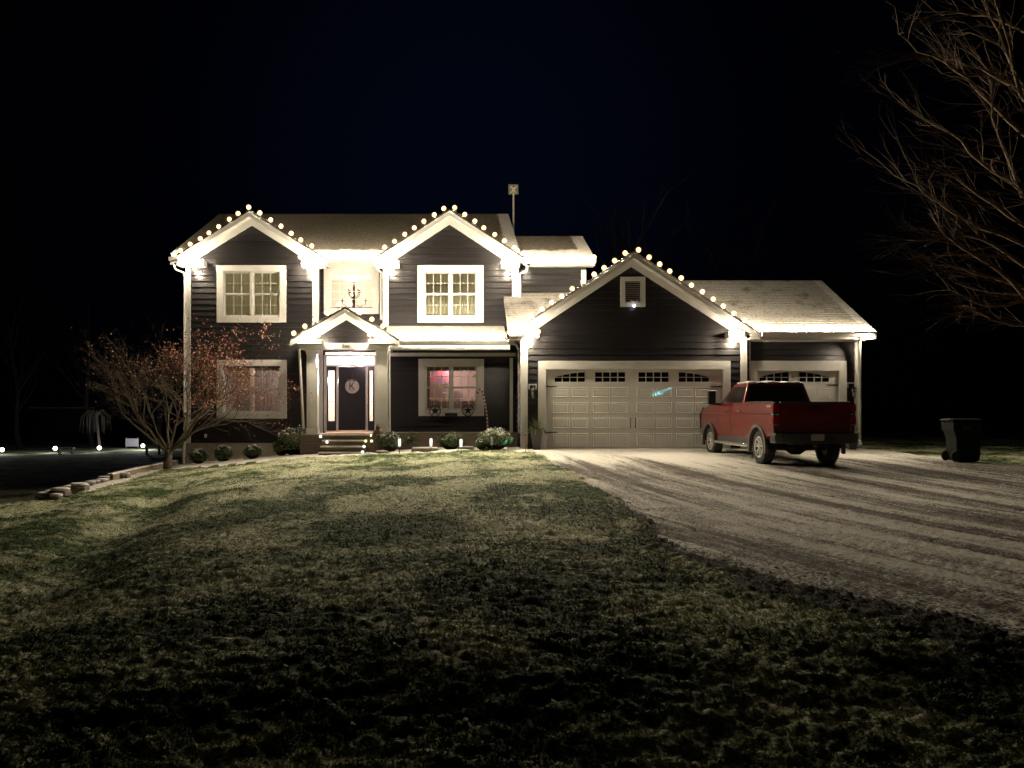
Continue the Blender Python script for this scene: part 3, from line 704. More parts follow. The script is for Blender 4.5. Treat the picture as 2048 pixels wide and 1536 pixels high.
hd = MB(); hd.ball((fx(727, Yd), Yd-.06, fz(805, Yd)), .03, 10, 6); hd.lathe([(.03, 0), (.03, .03)], (fx(727, Yd), Yd-.05, fz(799, Yd)), 10, 'y'); hd.build('door_knob', M_black, front_door)

# portico: deck, steps, columns, beam, gable
YP = 25.9; ZD = fz(868.5, YP)
dk = MB()
xa, xb = fx(600, YP), fx(780, YP); nb = 12
deckp = MB().box(xa, xb, YP, YM-.06, -.55, ZD-.03).build('porch_base', M_wood, house)
for i in range(nb):
    y0 = YP-.03+(YM-.07-YP)*i/nb; MB().box(xa, xb, y0, y0+(YM-.07-YP)/nb-.006, ZD-.028, ZD).build('deck_board', mat('deck_board_paint', (.4, .36, .3), .7) if i == 0 else bpy.data.materials['deck_board_paint'], deckp)
# porch floor on the right under the small roof, with a skirt
MB().box(xb+.002, XG0-.1, 26.25, YM-.06, -.5, fz(866, 26.25)).build('porch_skirt', M_wood, house)
sx0, sx1 = fx(646, 25.5), fx(731, 25.5)
M_tread = mat('snowy_tread', (.78, .74, .66), .8, var=.15, scale=8)
for i in range(4):
    zt = ZD-.0-.178*(i); yf = YP-.02-.28*i
    if i == 0: 
        MB().box(fx(640, YP), fx(742, YP), YP-.085, YP-.032, zt-.035, zt+.004).build('step_nosing', M_tread, house); continue
    stp = MB().box(sx0-.02*i, sx1-.01*i, yf-.02, yf+.275, zt-.6 if i < 3 else -.5, zt-.04).build('step', M_wood, house)
    MB().box(sx0-.02*i-.02, sx1-.01*i+.02, yf-.06, yf+.262, zt-.038, zt).build('tread', M_tread, stp, bevel=.004)

def column(l, r_, Y, zb, zt):
    x0, x1 = fx(l, Y), fx(r_, Y); w = x1-x0
    c = MB().box(x0+.02, x1-.02, Y, Y+w-.04, zb+.2, zt-.15).build('column', M_trim, house, bevel=.008)
    MB().box(x0, x1, Y-.02, Y+w-.02, zb, zb+.2).build('column_base', M_trim, c, bevel=.006); MB().box(x0, x1, Y-.02, Y+w-.02, zt-.15, zt).build('column_capital', M_trim, c, bevel=.006)
    MB().box(x0+w*.3, x1-w*.3, Y-.012, Y-.001, zb+1.1, zt-.3).build('column_panel', M_trim, c); MB().box(x0+w*.3, x1-w*.3, Y-.012, Y-.001, zb+.28, zb+.95).build('column_panel', M_trim, c)
ZC = fz(699, YP)
column(612, 636, YP+.02, ZD, ZC); column(751, 776, YP+.02, ZD, ZC)
pl = MB(); pl.box(fx(637, YM), fx(646, YM), YM-.2, YM-.04, ZD, ZC+.1); pl.build('pilaster', M_trim, house, bevel=.006)
MB().box(fx(598, YP), fx(776, YP), YP-.02, YP+.33, ZC, fz(686, YP)).build('beam', M_trim, house, bevel=.006)
for (l, r_) in ((600, 614), (764, 778)): MB().box(fx(l, YP)+.02, fx(r_, YP), YP+.335, YM-.05, ZC, fz(687, YP)).build('beam', M_trim, house)
MB().box(fx(602, YP), fx(774, YP), YP+.335, YM-.05, fz(688, YP), fz(687, YP)+.02).build('porch_ceiling', M_ceil, house)
MB().box(fx(777, 26.3), fx(1020, 26.3), 26.28, 26.42, fz(700, 26.3), fz(688, 26.3)).build('beam', M_trim, house, bevel=.006)
MB().box(fx(1019, 27.2), fx(1025, 27.2), 27.0, 27.1, fz(868, 27.2), 3.0).build('porch_post', M_trim, house)
# portico gable
gable(690, 613, 580, 678, 798, 678, 25.55, YP, 27.6, fas=9, fri=13)
pa = Vector((fx(690, YP), 0, fz(624, YP)))
siding('portico_gable_wall', front(YP+.03), fx(600, YP), fx(778, YP), fz(686, YP)+.003, pa.z, (), gclip(pa.x, pa.z, .60))
eave_box(582, 642, 679, 687, 25.53, YP-.03, taper=.18); eave_box(737, 790, 679, 687, 25.53, YP-.03)
# house number and door sign
def text(body, name, size, loc, m, parent=None, ext=.006):
    cu = bpy.data.curves.new(name, 'FONT'); cu.body = body; cu.size = size; cu.align_x = 'CENTER'; cu.align_y = 'CENTER'; cu.extrude = ext
    cu.materials.append(m); o = bpy.data.objects.new(name, cu); COL.objects.link(o)
    o.rotation_euler = (PI/2, 0, 0)
    bpy.context.view_layer.update()
    me = bpy.data.meshes.new_from_object(o); bpy.data.objects.remove(o)
    o = bpy.data.objects.new(name, me); COL.objects.link(o); o.rotation_euler = (PI/2, 0, 0); o.location = loc
    if parent is not None:
        o.parent = parent
        if parent.type == 'EMPTY': o.matrix_parent_inverse = Matrix.Translation(-Vector(parent.location))
    return o
text('846', 'house_number', .17, (fx(692, YP), YP-.028, fz(692.5, YP)), mat('number_bronze', (.12, .10, .07), .5), house)
ds = empty('door_sign', (fx(704.5, Yd), Yd-.05, fz(787, Yd)-.01), 'round white wooden sign with letter K and bow on the front door', 'door sign')
sx_, sy_, sz_ = fx(704.5, Yd), Yd-.055, fz(773, Yd)
MB().lathe([(.235, 0), (.245, .012), (.235, .024)], (sx_, sy_, sz_), 28, 'y').build('disc', mat('sign_whitewash', (.5, .46, .42), .8, var=.25, scale=9), ds)
text('K', 'letter', .36, (sx_, sy_-.006, sz_), mat('letter_black', (.04, .035, .03), .7), ds)
bw = MB()
for s in (-1, 1):
    for k in range(3): bw.lathe([(.005, 0), (.045-.01*k, .05+.02*k), (.005, .13+.03*k)], (sx_+s*.02, sy_-.03, sz_+.2+.02*k), 6, 'x', 1, .5) if s > 0 else bw.lathe([(.005, 0), (.045-.01*k, -.05-.02*k), (.005, -.13-.03*k)], (sx_+s*.02, sy_-.03, sz_+.2+.02*k), 6, 'x', 1, .5)
bw.tube([(sx_, sy_-.02, sz_+.2), (sx_, sy_+.02, sz_+.42)], .008, 4)
bw.build('bow', mat('burlap_bow', (.14, .10, .08), .9), ds)
# porch lantern hanging from the portico ceiling
pg = empty('porch_light', (fx(722, 26.7), 26.7, fz(722, 26.7)), 'bright porch light hanging under the portico ceiling above the door', 'porch light')
gx, gy, gzv = pg.location
pk = bpy.data.materials.new('pink_flare_shell'); pk.use_nodes = True; N = pk.node_tree.nodes; L = pk.node_tree.links; N.clear()
o_ = N.new('ShaderNodeOutputMaterial'); t_ = N.new('ShaderNodeBsdfTransparent'); e2 = N.new('ShaderNodeEmission'); e2.inputs[0].default_value = (1, .42, .50, 1); e2.inputs[1].default_value = .45; a2 = N.new('ShaderNodeAddShader')
L.new(t_.outputs[0], a2.inputs[0]); L.new(e2.outputs[0], a2.inputs[1]); L.new(a2.outputs[0], o_.inputs[0]); pk.cycles.emission_sampling = 'NONE'
MB().ball((gx, gy, gzv), .25, 18, 12, sz=.8).build('globe', pk, pg, smooth=True)  # glowing pink shell, painting the flare round the porch lamp
MB().ball((gx, gy, gzv), .14, 14, 10).build('lamp_bulb', emat('porch_globe_glow', (1, .74, .77), 22), pg, smooth=True)
MB().tube([(gx, gy, gzv+.08), (gx, gy, fz(688, YP))], .012, 6).build('stem', M_black, pg); MB().lathe([(.06, 0), (.06, .03)], (gx, gy, fz(688, YP)-.04), 12).build('canopy', M_black, pg)
tl = empty('tube_light', (fx(634.5, YP), YP-.06, fz(736, YP)), 'slim bright lamp on the left portico column', 'wall light')
MB().tube([(fx(634.5, YP), YP-.05, fz(735, YP)), (fx(634.3, YP), YP-.05, fz(722, YP)), (fx(634.5, YP), YP-.05, fz(709, YP))], [.01, .035, .01], 8).build('lamp_shade', emat('tube_glow', (1, .92, .85), 3), tl, smooth=True)
MB().box(fx(632.5, YP), fx(636, YP), YP-.016, YP+.018, fz(740, YP), fz(706, YP)).build('bracket', M_trim, tl)

# ---------------- garage doors
def garage_door(l, r_, t, b, Y, groups, cols, tr, rows, hinges, handles):
    X0, X1, Z0, Z1 = fx(l, Y), fx(r_, Y), fz(b, Y), fz(t, Y)
    to = MB(); tx0, tx1, tz = fx(tr[0], Y), fx(tr[1], Y), fz(tr[2], Y)
    to.box(tx0, X0+.03, Y-.06, Y+.02, Z0, tz); to.box(X1-.03, tx1, Y-.06, Y+.02, Z0, tz); to.box(X0+.03, X1-.03, Y-.065, Y+.02, Z1-.03, tz+.003)
    to.build('garage_door_trim', M_trim, house, bevel=.006)
    bd = MB()
    gl = [(fx(a, Y), fx(c, Y)) for a, c, k in groups]; gz0, gz1 = fz(766, Y), fz(743, Y)
    YD = Y+.10
    # door leaf in four sections with openings for glass in the top one
    zs = [Z0, fz(862, Y), fz(831.5, Y), fz(800.5, Y), fz(770.5, Y)]
    for i in range(4): bd.box(X0, X1, YD, YD+.04, zs[i]+.004, zs[i+1]-.004)
    bd.box(X0, X1, YD+.006, YD+.03, Z0, zs[4])
    bd.box(X0, X1, YD, YD+.04, zs[4], gz0); bd.box(X0, X1, YD, YD+.04, gz1, Z1)
    xs = [X0]+[v for p in gl for v in p]+[X1]
    for i in range(0, len(xs), 2): bd.box(xs[i], xs[i+1], YD, YD+.04, gz0, gz1)
    go = bd.build('garage_door', M_door, house)
    for (a, c, k), (xa, xb) in zip(groups, gl):
        f_ = .05
        ga, gb, ha, hb_ = xa+f_, xb-f_, gz0+f_*.8, gz1-f_*.4
        fr = MB(); n = 12
        fr.box(xa, ga, YD-.012, YD+.03, gz0, gz1); fr.box(gb, xb, YD-.012, YD+.03, gz0, gz1); fr.box(ga, gb, YD-.012, YD+.03, gz0, ha)
        def top(u):
            if k == 0: return hb_
            v = u if k < 0 else 1-u      # arch falling off to the outer side
            return ha+(hb_-ha)*(.50+.5*math.sin(min(1, v*1.0)*PI/2))
        pts = [(ga+(gb-ga)*i/n, top(i/n)) for i in range(n+1)]
        fr.prism([(ga, gz1), *[(x, z) for x, z in pts], (gb, gz1)], YD-.012, YD+.03)
        fr.build('window_frame', M_door, go)
        mt = MB()
        for i in range(1, 4): 
            xx = ga+(gb-ga)*i/4; mt.box(xx-.014, xx+.014, YD-.010, YD+.012, ha, top(i/4))
        mt.box(ga, gb, YD-.0115, YD+.010, (ha+hb_)/2-.012-.01, (ha+hb_)/2+.012-.01)
        mt.build('muntin', M_trim, go)
        for i in range(4):
            for j in range(2):
                x0, x1 = ga+(gb-ga)*i/4+.002, ga+(gb-ga)*(i+1)/4-.002; z0, z1 = (ha, (ha+hb_)/2-.012) if j == 0 else ((ha+hb_)/2-.008, hb_+.02)
                MB().box(x0, x1, YD+.014, YD+.018, z0, z1).build('pane', M_darkglass, go)
    for (a, c) in cols:
        for (t_, b_) in rows:
            x0, x1, z0, z1 = fx(a, Y), fx(c, Y), fz(b_, Y), fz(t_, Y); mb = MB(); e1, e2, e3 = .018, .045, .07
            R = [(0, .001), (e1, -.016), (e2, -.003), (e3, -.012)]
            vs = []
            for (ins, dy) in R: vs += [(x0+ins, YD+dy, z0+ins), (x1-ins, YD+dy, z0+ins), (x1-ins, YD+dy, z1-ins), (x0+ins, YD+dy, z1-ins)]
            fs = [(i*4+k, i*4+(k+1) % 4, (i+1)*4+(k+1) % 4, (i+1)*4+k) for i in range(3) for k in range(4)]+[(12, 13, 14, 15)]
            mb.add(vs, fs).build('door_panel', M_door, go)
    for (px, py, s) in hinges:
        x0 = fx(px, Y); z = fz(py, Y); L_ = s*.40
        MB().prism([(x0, z-.022), (x0+L_*.9, z-.012), (x0+L_, z), (x0+L_*.9, z+.012), (x0, z+.022)] if s > 0 else [(x0, z+.022), (x0+L_*.9, z+.012), (x0+L_, z), (x0+L_*.9, z-.012), (x0, z-.022)], YD-.03, YD-.018).build('strap_hinge', M_black, go)
    for (px, t_, b_) in handles:
        x = fx(px, Y); z0, z1 = fz(b_, Y), fz(t_, Y)
        MB().tube([(x, YD-.018, z0), (x, YD-.05, z0+.04), (x, YD-.05, z1-.04), (x, YD-.018, z1)], [.02, .012, .012, .02], 6).build('pull_handle', M_black, go)
    return go
rows = [(775, 795), (805, 826.5), (836, 857), (867, 893)]
garage_door(1090, 1447, 737, 897, YG, [(1107, 1174, -1), (1188, 1255, 0), (1275, 1342, 0), (1356, 1423, 1)],
            [(1106, 1140), (1144, 1177), (1186, 1221), (1224, 1258), (1274, 1309), (1312, 1345), (1353, 1388), (1391, 1425)], (1076, 1460, 722), rows,
            [(1091, 773, 1), (1091, 865, 1), (1446, 773, -1), (1446, 865, -1)], [(1262, 836, 855), (1272, 836, 855)])
garage_door(1511, 1679, 740, 893, YS, [(1518, 1583, -1), (1598, 1664, 1)], [(1516, 1549), (1552, 1585), (1597, 1630), (1633, 1666)], (1497, 1692, 722),
            [(t+2, b+1) for t, b in rows[:3]]+[(868, 890)], [(1512, 770, 1), (1678, 770, -1), (1678, 862, -1)], [(1587, 836, 853), (1595, 836, 853)])
MB().box(XG0+.05, XS1-.2, YG+.25+.3, YG+.6, 0, 3.3).build('garage_back_panel', M_dark, house)
# gable vent with louvres
v = MB(); x0, x1, z0, z1 = fx(1240, YG), fx(1290, YG), fz(614, YG), fz(554, YG); xa, xb, za, zb = fx(1250, YG), fx(1280, YG), fz(605, YG), fz(563, YG)
v.box(x0, xa, YG-.06, YG, z0, z1); v.box(xb, x1, YG-.06, YG, z0, z1); v.box(xa, xb, YG-.06, YG, zb, z1); v.box(xa, xb, YG-.06, YG, z0, za)
gv = v.build('gable_vent', M_trim, house, bevel=.006)
MB().box(xa, xb, YG-.030, YG-.029, za, zb).build('vent_backing', M_dark, gv)
for i in range(10):
    z = za+(zb-za)*(i+.5)/10
    MB().add([(xa, YG-.055, z-.022), (xb, YG-.055, z-.022), (xb, YG-.032, z+.014), (xa, YG-.032, z+.014)], [(0, 1, 2, 3)]).build('louvre', M_trim, gv)
# security light below the vent
sl = empty('security_light', (fx(1266, YG), YG-.1, fz(610, YG)), 'small white twin head security light under the gable vent', 'security light')
lx, ly, lz = fx(1266, YG), YG-.12, fz(606, YG)
MB().lathe([(.05, 0), (.05, .05)], (lx, YG-.11, lz), 12, 'y').build('base', M_trim, sl)
for s in (-1, 1): MB().lathe([(.02, 0), (.045, -.08), (.04, -.10)], (lx+s*.09, YG-.10, lz+.03), 10, 'y').build('lamp_head', M_trim, sl)
MB().ball((lx, YG-.16, lz-.11), .05, 12, 8).build('sensor_globe', emat('sensor_glow', (.85, .85, 1), 3), sl, smooth=True)

# ------------------------------------------------------------------ festoon light strings
bulb_me = None
def make_bulb():
    b = MB(); b.lathe([(.012, -.032), (.034, -.008), (.030, .018), (.006, .034)], (0, 0, 0), 6)
    me = bpy.data.meshes.new('bulb'); me.from_pydata(b.v, [], b.f); me.materials.append(M_bulb)
    me.polygons.foreach_set('use_smooth', [True]*len(me.polygons)); return me
bulb_me = make_bulb()
def amber():  # glass made to glow amber, painting a golden halo round each bulb
    m = bpy.data.materials.new('bulb_halo_glass'); m.use_nodes = True; N = m.node_tree.nodes; L = m.node_tree.links; N.clear()
    o = N.new('ShaderNodeOutputMaterial'); t = N.new('ShaderNodeBsdfTransparent'); e_ = N.new('ShaderNodeEmission'); e_.inputs[0].default_value = (1, .46, .10, 1); e_.inputs[1].default_value = .95
    a_ = N.new('ShaderNodeAddShader'); t.inputs[0].default_value = (.8, .8, .8, 1)
    L.new(t.outputs[0], a_.inputs[0]); L.new(e_.outputs[0], a_.inputs[1]); L.new(a_.outputs[0], o.inputs[0]); m.cycles.emission_sampling = 'NONE'; return m
gb_ = MB(); gb_.lathe([(.024, -.084), (.052, -.070), (.076, -.034), (.084, 0), (.076, .036), (.050, .070), (.014, .086)], (0, 0, 0), 12)
glob_me = bpy.data.meshes.new('halo_globe'); glob_me.from_pydata(gb_.v, [], gb_.f); glob_me.materials.append(amber()); glob_me.polygons.foreach_set('use_smooth', [True]*len(glob_me.polygons))
sk = MB(); sk.lathe([(.022, -.125), (.024, -.078)], (0, 0, 0), 8); sock_me = bpy.data.meshes.new('socket'); sock_me.from_pydata(sk.v, [], sk.f); sock_me.materials.append(M_cable)
def string(pts, Y, label, extra=(), cable=True):
    P3 = [Vector((fx(px, Y), Y, fz(py, Y))) for px, py in pts]
    root = empty('light_string', P3[0], label, 'string lights', 'strings of warm white bulbs on the roof edges')
    for p in P3+[Vector((fx(px, yy), yy, fz(py, yy))) for px, py, yy in extra]:
        g_ = None; rot = (random.uniform(-.2, .2), random.uniform(-.35, .35), 0); p = p+Vector((random.uniform(-.012, .012), 0, random.uniform(-.012, .012)))
        for nm, me in (('bulb', glob_me), ('filament', bulb_me), ('socket', sock_me)):
            o = bpy.data.objects.new(nm, me); COL.objects.link(o); o.parent = g_ or root
            if g_ is None: o.location = p-P3[0]; o.rotation_euler = rot; g_ = o
    if cable and len(P3) > 1:
        path = []
        for a, b in zip(P3[:-1], P3[1:]):
            path.append(a-Vector((0, 0, .115))); path.append((a+b)/2-Vector((random.uniform(-.02, .02), 0, random.uniform(.12, .17))))
        path.append(P3[-1]-Vector((0, 0, .1)))
        MB().tube(path, .007, 4).build('cable', M_cable, root)
    return root
YE = 27.31
string([(349,509),(362,501),(381,488),(401,477),(418,466),(437,453),(459,439),(476,427),(498,414),(520,426),(541,440),(562,453),(582,466),(602,480),(623,492),(642,506)], YE,
       'warm bulb string over the upper left gable', [(373, 518, 27.1), (396, 513, 27.1), (389, 538, 27.45), (601, 514, 27.1), (622, 517, 27.1), (618, 540, 27.45)])
string([(656,508),(677,508),(698,508),(720,508),(740,507)], 27.22, 'short warm bulb string on the gutter between the upper gables')
string([(751,507),(770,495),(789,482),(809,469),(829,456),(848,442),(868,430),(888,417),(910,415),(929,429),(949,442),(968,455),(989,469),(1009,482),(1028,495),(1046,507),(1058,515)], YE,
       'warm bulb string over the upper right gable', [(792, 514, 27.1), (773, 517, 27.1), (784, 540, 27.45), (1005, 514, 27.1), (1025, 518, 27.1), (1017, 540, 27.45)])
string([(1077,514),(1099,515),(1120,515),(1144,515),(1166,515),(1189,514)], 27.52, 'warm bulb string along the gutter of the small rear wing')
string([(588,667),(609,653),(631,639),(653,625),(680,608),(700,609),(721,624),(744,638),(765,652)], 25.58, 'warm bulb string over the entry portico gable',
       [(612, 673, 25.4), (636, 670, 25.4), (739, 670, 25.4), (762, 672, 25.4)])
string([(795+i*19.5, 671+1.2*math.sin(i*2.1)) for i in range(12)], 26.09, 'warm bulb string along the low porch roof right of the entry')
string([(1024, 657), (1042, 647), (1063,633),(1084,619),(1103,606),(1124,592),(1145,578),(1166,563),(1188,549),(1208,535),(1230,521),(1250,507),(1277,500),(1298,514),(1319,528),(1340,542),(1362,556),(1383,570),(1404,584),(1426,599),(1447,613),(1468,627),(1489,641),(1511,655)], 25.21,
       'long warm bulb string over the wide garage gable', [(1059, 662, 25.02), (1077, 663, 25.0), (1062, 680, 25.35), (1018, 664, 25.02), (1036, 663, 25.02), (1470, 660, 25.02), (1474, 681, 25.35)])
string([(1539,655),(1564,655),(1589,656),(1613,655),(1638,655),(1663,656),(1686,655),(1711,655),(1735,655)], 25.14, 'warm bulb string on the gutter above the single garage door', [(1727, 676, 25.1)])

# ------------------------------------------------------------------ PICKUP TRUCK
M_red = mat('red_car_paint', (.135, .0045, .005), .28, metal=.10, var=.12, scale=2.5, bump=.02, bscale=3, coat=.7)
M_plast = mat('dark_plastic', (.03, .03, .03), .6); M_chrome = mat('chrome', (.75, .74, .72), .15, metal=1)
M_tyre = mat('tyre_rubber', (.022, .021, .02), .85, bump=.3, bscale=50); M_rim = mat('machined_rim', (.60, .58, .55), .35, metal=.25)
M_lens = mat('red_lens', (.35, .01, .015), .12, coat=.5); M_carglass = mat('car_glass', (.008, .009, .009), .22, spec=.35)
TX, TY = 8.70, 20.15
TZ = float(gz(TX, TY))+.005
truck = empty('pickup_truck', (TX, TY, TZ), 'red crew cab pickup truck with snow on its roof, parked nose to the garage', 'pickup truck')
W = .97; WB = 3.75; YRr = -1.03; YFf = 4.62
def tb(b, name, m, parent=None, **k): return b.build(name, m, parent or truck, wc=False, **k)
def arcpts(yc, r, n=12, a0=0, a1=PI, zc=.42): return [(yc+r*math.cos(a0+(a1-a0)*i/n), zc+r*math.sin(a0+(a1-a0)*i/n)) for i in range(n+1)]
def archcut(yc, r, zb):
    """points of the wheel arch from front to rear, standing on the sill line zb"""
    return [(y, max(z, zb)) for y, z in arcpts(yc, r, 14)]
zb = .56
side = [(YRr, .72), (YRr, 1.50), (YRr+.02, 1.545), (1.08, 1.545), (1.08, 1.54)]
def sidepanel(poly, name, x_out, th=.05, m=M_red, bulge=0.0, bev=.012):
    for s in (-1, 1):
        b = MB(); xo = s*x_out; xi = s*(x_out-th); b.prismx(poly, min(xo, xi), max(xo, xi)); tb(b, name, m, bevel=bev)
# bed sides with rear arch
bedp = [(YRr, .74), (YRr, 1.53), (YRr+.03, 1.55), (1.06, 1.55), (1.06, .60)]+[(.50, .60)]+[p for p in arcpts(0, .53, 14, math.asin(.18/.53), PI-math.asin(.18/.53))]+[(-.60, .72)]
sidepanel(bedp, 'bed_side', W, .07)
# cab lower: doors
doors = {'rear_door': [(1.08, .60), (1.08, 1.535), (1.95, 1.535), (1.95, .56), (1.1, .56)], 'front_door': [(1.965, .56), (1.965, 1.535), (2.98, 1.50), (2.98, .56)]}
for n_, p in doors.items():
    for s in (-1, 1):
        b = MB().prismx(p, *sorted((s*(W-.02), s*(W-.09)))); o = tb(b, n_, M_red, bevel=.012)
        y = 1.28 if n_ == 'rear_door' else 2.22
        tb(MB().box(*sorted((s*(W-.055), s*(W+.02))), y-.11, y+.11, 1.305, 1.345), 'door_handle', M_chrome, o, bevel=.008)
fend = [(2.995, .56), (2.995, 1.50), (3.3, 1.47), (4.35, 1.40), (4.52, 1.30), (4.55, .80), (4.30, .66)]+[p for p in arcpts(WB, .53, 14, math.asin(.22/.53), PI-math.asin(.16/.53))]
sidepanel(fend, 'fender', W-.02, .08)
import bmesh
def contour(x, z):
    k = [(.40, .055), (.56, .045), (.80, .012), (1.0, .0), (1.19, .004), (1.235, -.006), (1.27, .018), (1.42, .026), (1.55, .045)]
    for (z0, c0), (z1, c1) in zip(k[:-1], k[1:]):
        if z <= z1: t = max(0, (z-z0)/(z1-z0)); return c0+(c1-c0)*t
    return .045
for o in [c for c in truck.children if c.name.split('.')[0] in ('bed_side', 'rear_door', 'front_door', 'fender')]:
    bm_ = bmesh.new(); bm_.from_mesh(o.data)
    for zc in (.62, .70, .80, .90, 1.0, 1.1, 1.19, 1.235, 1.27, 1.35, 1.42, 1.48):
        bmesh.ops.bisect_plane(bm_, geom=bm_.verts[:]+bm_.edges[:]+bm_.faces[:], plane_co=(0, 0, zc), plane_no=(0, 0, 1))
    for v_ in bm_.verts:
        sg = 1 if v_.co.x > 0 else -1; v_.co.x -= sg*contour(v_.co.x, v_.co.z)
    bm_.to_mesh(o.data); bm_.free(); o.modifiers.clear()
for s in (-1,):
    tb(MB().lathe([(.085, -.004), (.085, -.001)], (s*(W-.012), .78, 1.12), 16, 'x'), 'fuel_cap', M_red)
tb(MB().box(-W-.004, -W+.01, -.86, -.62, 1.42, 1.475), 'bedside_decal', mat('decal_pale', (.42, .25, .18), .5))
# inner body masses
b = MB(); b.box(-W+.08, W-.08, 1.10, 3.0, .50, 1.50); b.box(-W+.10, W-.10, 3.0, 4.5, .62, 1.30); tb(b, 'cab_body', M_plast)
hp = [(2.95, 1.30), (2.95, 1.53), (3.4, 1.555), (4.2, 1.50), (4.50, 1.40), (4.52, 1.30)]
tb(MB().prismx(hp, -W+.12, W-.12), 'hood', M_red, bevel=.03)
tb(MB().prismx([(YRr+.06, .78), (YRr+.06, .86), (1.05, .86), (1.05, .78)], -W+.07, W-.07), 'bed_floor', M_plast)
tb(MB().box(-W+.07, W-.07, 1.0, 1.06, .86, 1.53), 'bed_front', M_red)
for s in (-1, 1): tb(MB().box(*sorted((s*(W-.10), s*(W+.004))), YRr+.01, 1.06, 1.545, 1.562), 'bed_rail_cap', M_plast, bevel=.004)
# tailgate
tg = tb(MB().prismx([(YRr-.01, .74), (YRr-.02, 1.50), (YRr+.0, 1.545), (YRr+.06, 1.545), (YRr+.06, .74)], -W+.10, W-.10), 'tailgate', M_red, bevel=.012)
tb(MB().box(-.60, .60, YRr-.030, YRr-.018, 1.20, 1.32), 'tailgate_emboss', M_red, tg, bevel=.008)
tb(MB().box(-.16, .16, YRr-.034, YRr-.02, 1.37, 1.45), 'tailgate_handle', M_black, tg, bevel=.006)
tb(MB().box(-W+.16, W-.16, YRr-.035, YRr+.02, 1.50, 1.556), 'tailgate_spoiler', M_plast, tg, bevel=.01)
# rear bumper
bp = MB().prismz([(-W+.0, YRr+.22), (-W+.0, YRr-.10), (-W+.14, YRr-.17), (W-.14, YRr-.17), (W, YRr-.10), (W, YRr+.22), (W-.1, YRr+.22), (W-.1, YRr+.0), (-W+.1, YRr+.0), (-W+.1, YRr+.22)], .56, .80)
bm = tb(bp, 'rear_bumper', mat('dark_chrome', (.09, .085, .08), .4, metal=.7), bevel=.02)
for s in (-1, 1): tb(MB().box(*sorted((s*(W-.02), s*(W+.006))), YRr-.10, YRr+.06, .62, .75), 'corner_step', M_black, bm)
tb(MB().box(-.42, .42, YRr-.180, YRr-.168, .60, .76), 'bumper_step', M_plast, bm)
lp = tb(MB().box(-.155, .155, YRr-.195, YRr-.183, .63, .785), 'licence_plate', mat('plate_face', (.45, .43, .40), .5, var=.25, scale=16), bm)
tb(MB().box(-.05, .05, YRr-.30, YRr-.05, .47, .55), 'hitch', M_black, bevel=.01)
tb(MB().tube([(-.03, YRr-.2, .47), (-.03, YRr-.22, .36), (.0, YRr-.16, .33)], .02, 6), 'tow_hook', M_black)
# tail lights
for s in (-1, 1):
    t = tb(MB().box(*sorted((s*(W-.13), s*(W+.012))), YRr-.022, YRr+.10, .98, 1.52), 'tail_light', M_plast, bevel=.012)
    for (z0, z1, mm) in ((1.32, 1.47, M_lens), (1.24, 1.27, M_chrome), (1.04, 1.20, M_lens), (.985, 1.02, M_chrome)):
        tb(MB().box(*sorted((s*(W-.115), s*(W+.022))), YRr-.032, YRr+.085, z0, z1), 'lens', mm, t, bevel=.006)
# fender flares
M_flare = mat('flare_grey', (.075, .068, .06), .55)
for yc in (0, WB):
    for s in (-1, 1):
        b = MB(); n = 18; r0, r1 = .50, .575; rows_ = []
        for i in range(n+1):
            a = -.25+(PI+.5)*i/n; c_, s_ = math.cos(a), math.sin(a)
            rows_.append([(s*(W-.06), yc+r0*c_, .42+r0*s_), (s*(W+.022), yc+r0*c_, .42+r0*s_), (s*(W+.016), yc+r1*c_, .42+r1*s_), (s*(W-.06), yc+r1*c_, .42+r1*s_)])
        vs = [p for rr in rows_ for p in rr]; fs = [(i*4+k, i*4+(k+1) % 4, (i+1)*4+(k+1) % 4, (i+1)*4+k) for i in range(n) for k in range(4)]+[(0, 1, 2, 3), (n*4+3, n*4+2, n*4+1, n*4)]
        b.add(vs, fs); tb(b, 'wheel_flare', M_flare)
        b = MB(); pts = arcpts(yc, .50, 12, 0, PI, .42); x0, x1 = sorted((s*(W-.45), s*(W-.055)))
        b.add([(x0, y, z) for y, z in pts]+[(x1, y, z) for y, z in pts], [(i, i+1, 14+i, 13+i) for i in range(12)]); tb(b, 'wheel_well', M_black)
# greenhouse
zt = 2.085
bl = [(-W+.06, 1.10), (W-.06, 1.10), (W-.08, 3.02), (-W+.08, 3.02)]; tl_ = [(-W+.22, 1.20), (W-.22, 1.20), (W-.24, 2.30), (-W+.24, 2.30)]
gh = MB(); gh.add([(*p, 1.50) for p in bl]+[(*p, zt-.05) for p in tl_]+[(p[0]*.93, p[1]+(.05 if p[1] < 2 else -.08), zt) for p in tl_],
                  [(0, 1, 5, 4), (1, 2, 6, 5), (2, 3, 7, 6), (3, 0, 4, 7), (4, 5, 9, 8), (5, 6, 10, 9), (6, 7, 11, 10), (7, 4, 8, 11), (8, 9, 10, 11), (3, 2, 1, 0)])
cab = tb(gh, 'cab_roof', M_red, bevel=.02)
def quadglass(p, off, name):
    P4 = [Vector(x) for x in p]; n = (P4[1]-P4[0]).cross(P4[3]-P4[0]).normalized()*off; c = sum(P4, Vector())/4
    b = MB(); v1 = [x+n for x in P4]; v0 = [x-n for x in P4]
    b.add(v1+v0, [(0, 1, 2, 3), (7, 6, 5, 4), (0, 4, 5, 1), (1, 5, 6, 2), (2, 6, 7, 3), (3, 7, 4, 0)]); return tb(b, name, M_carglass, cab)
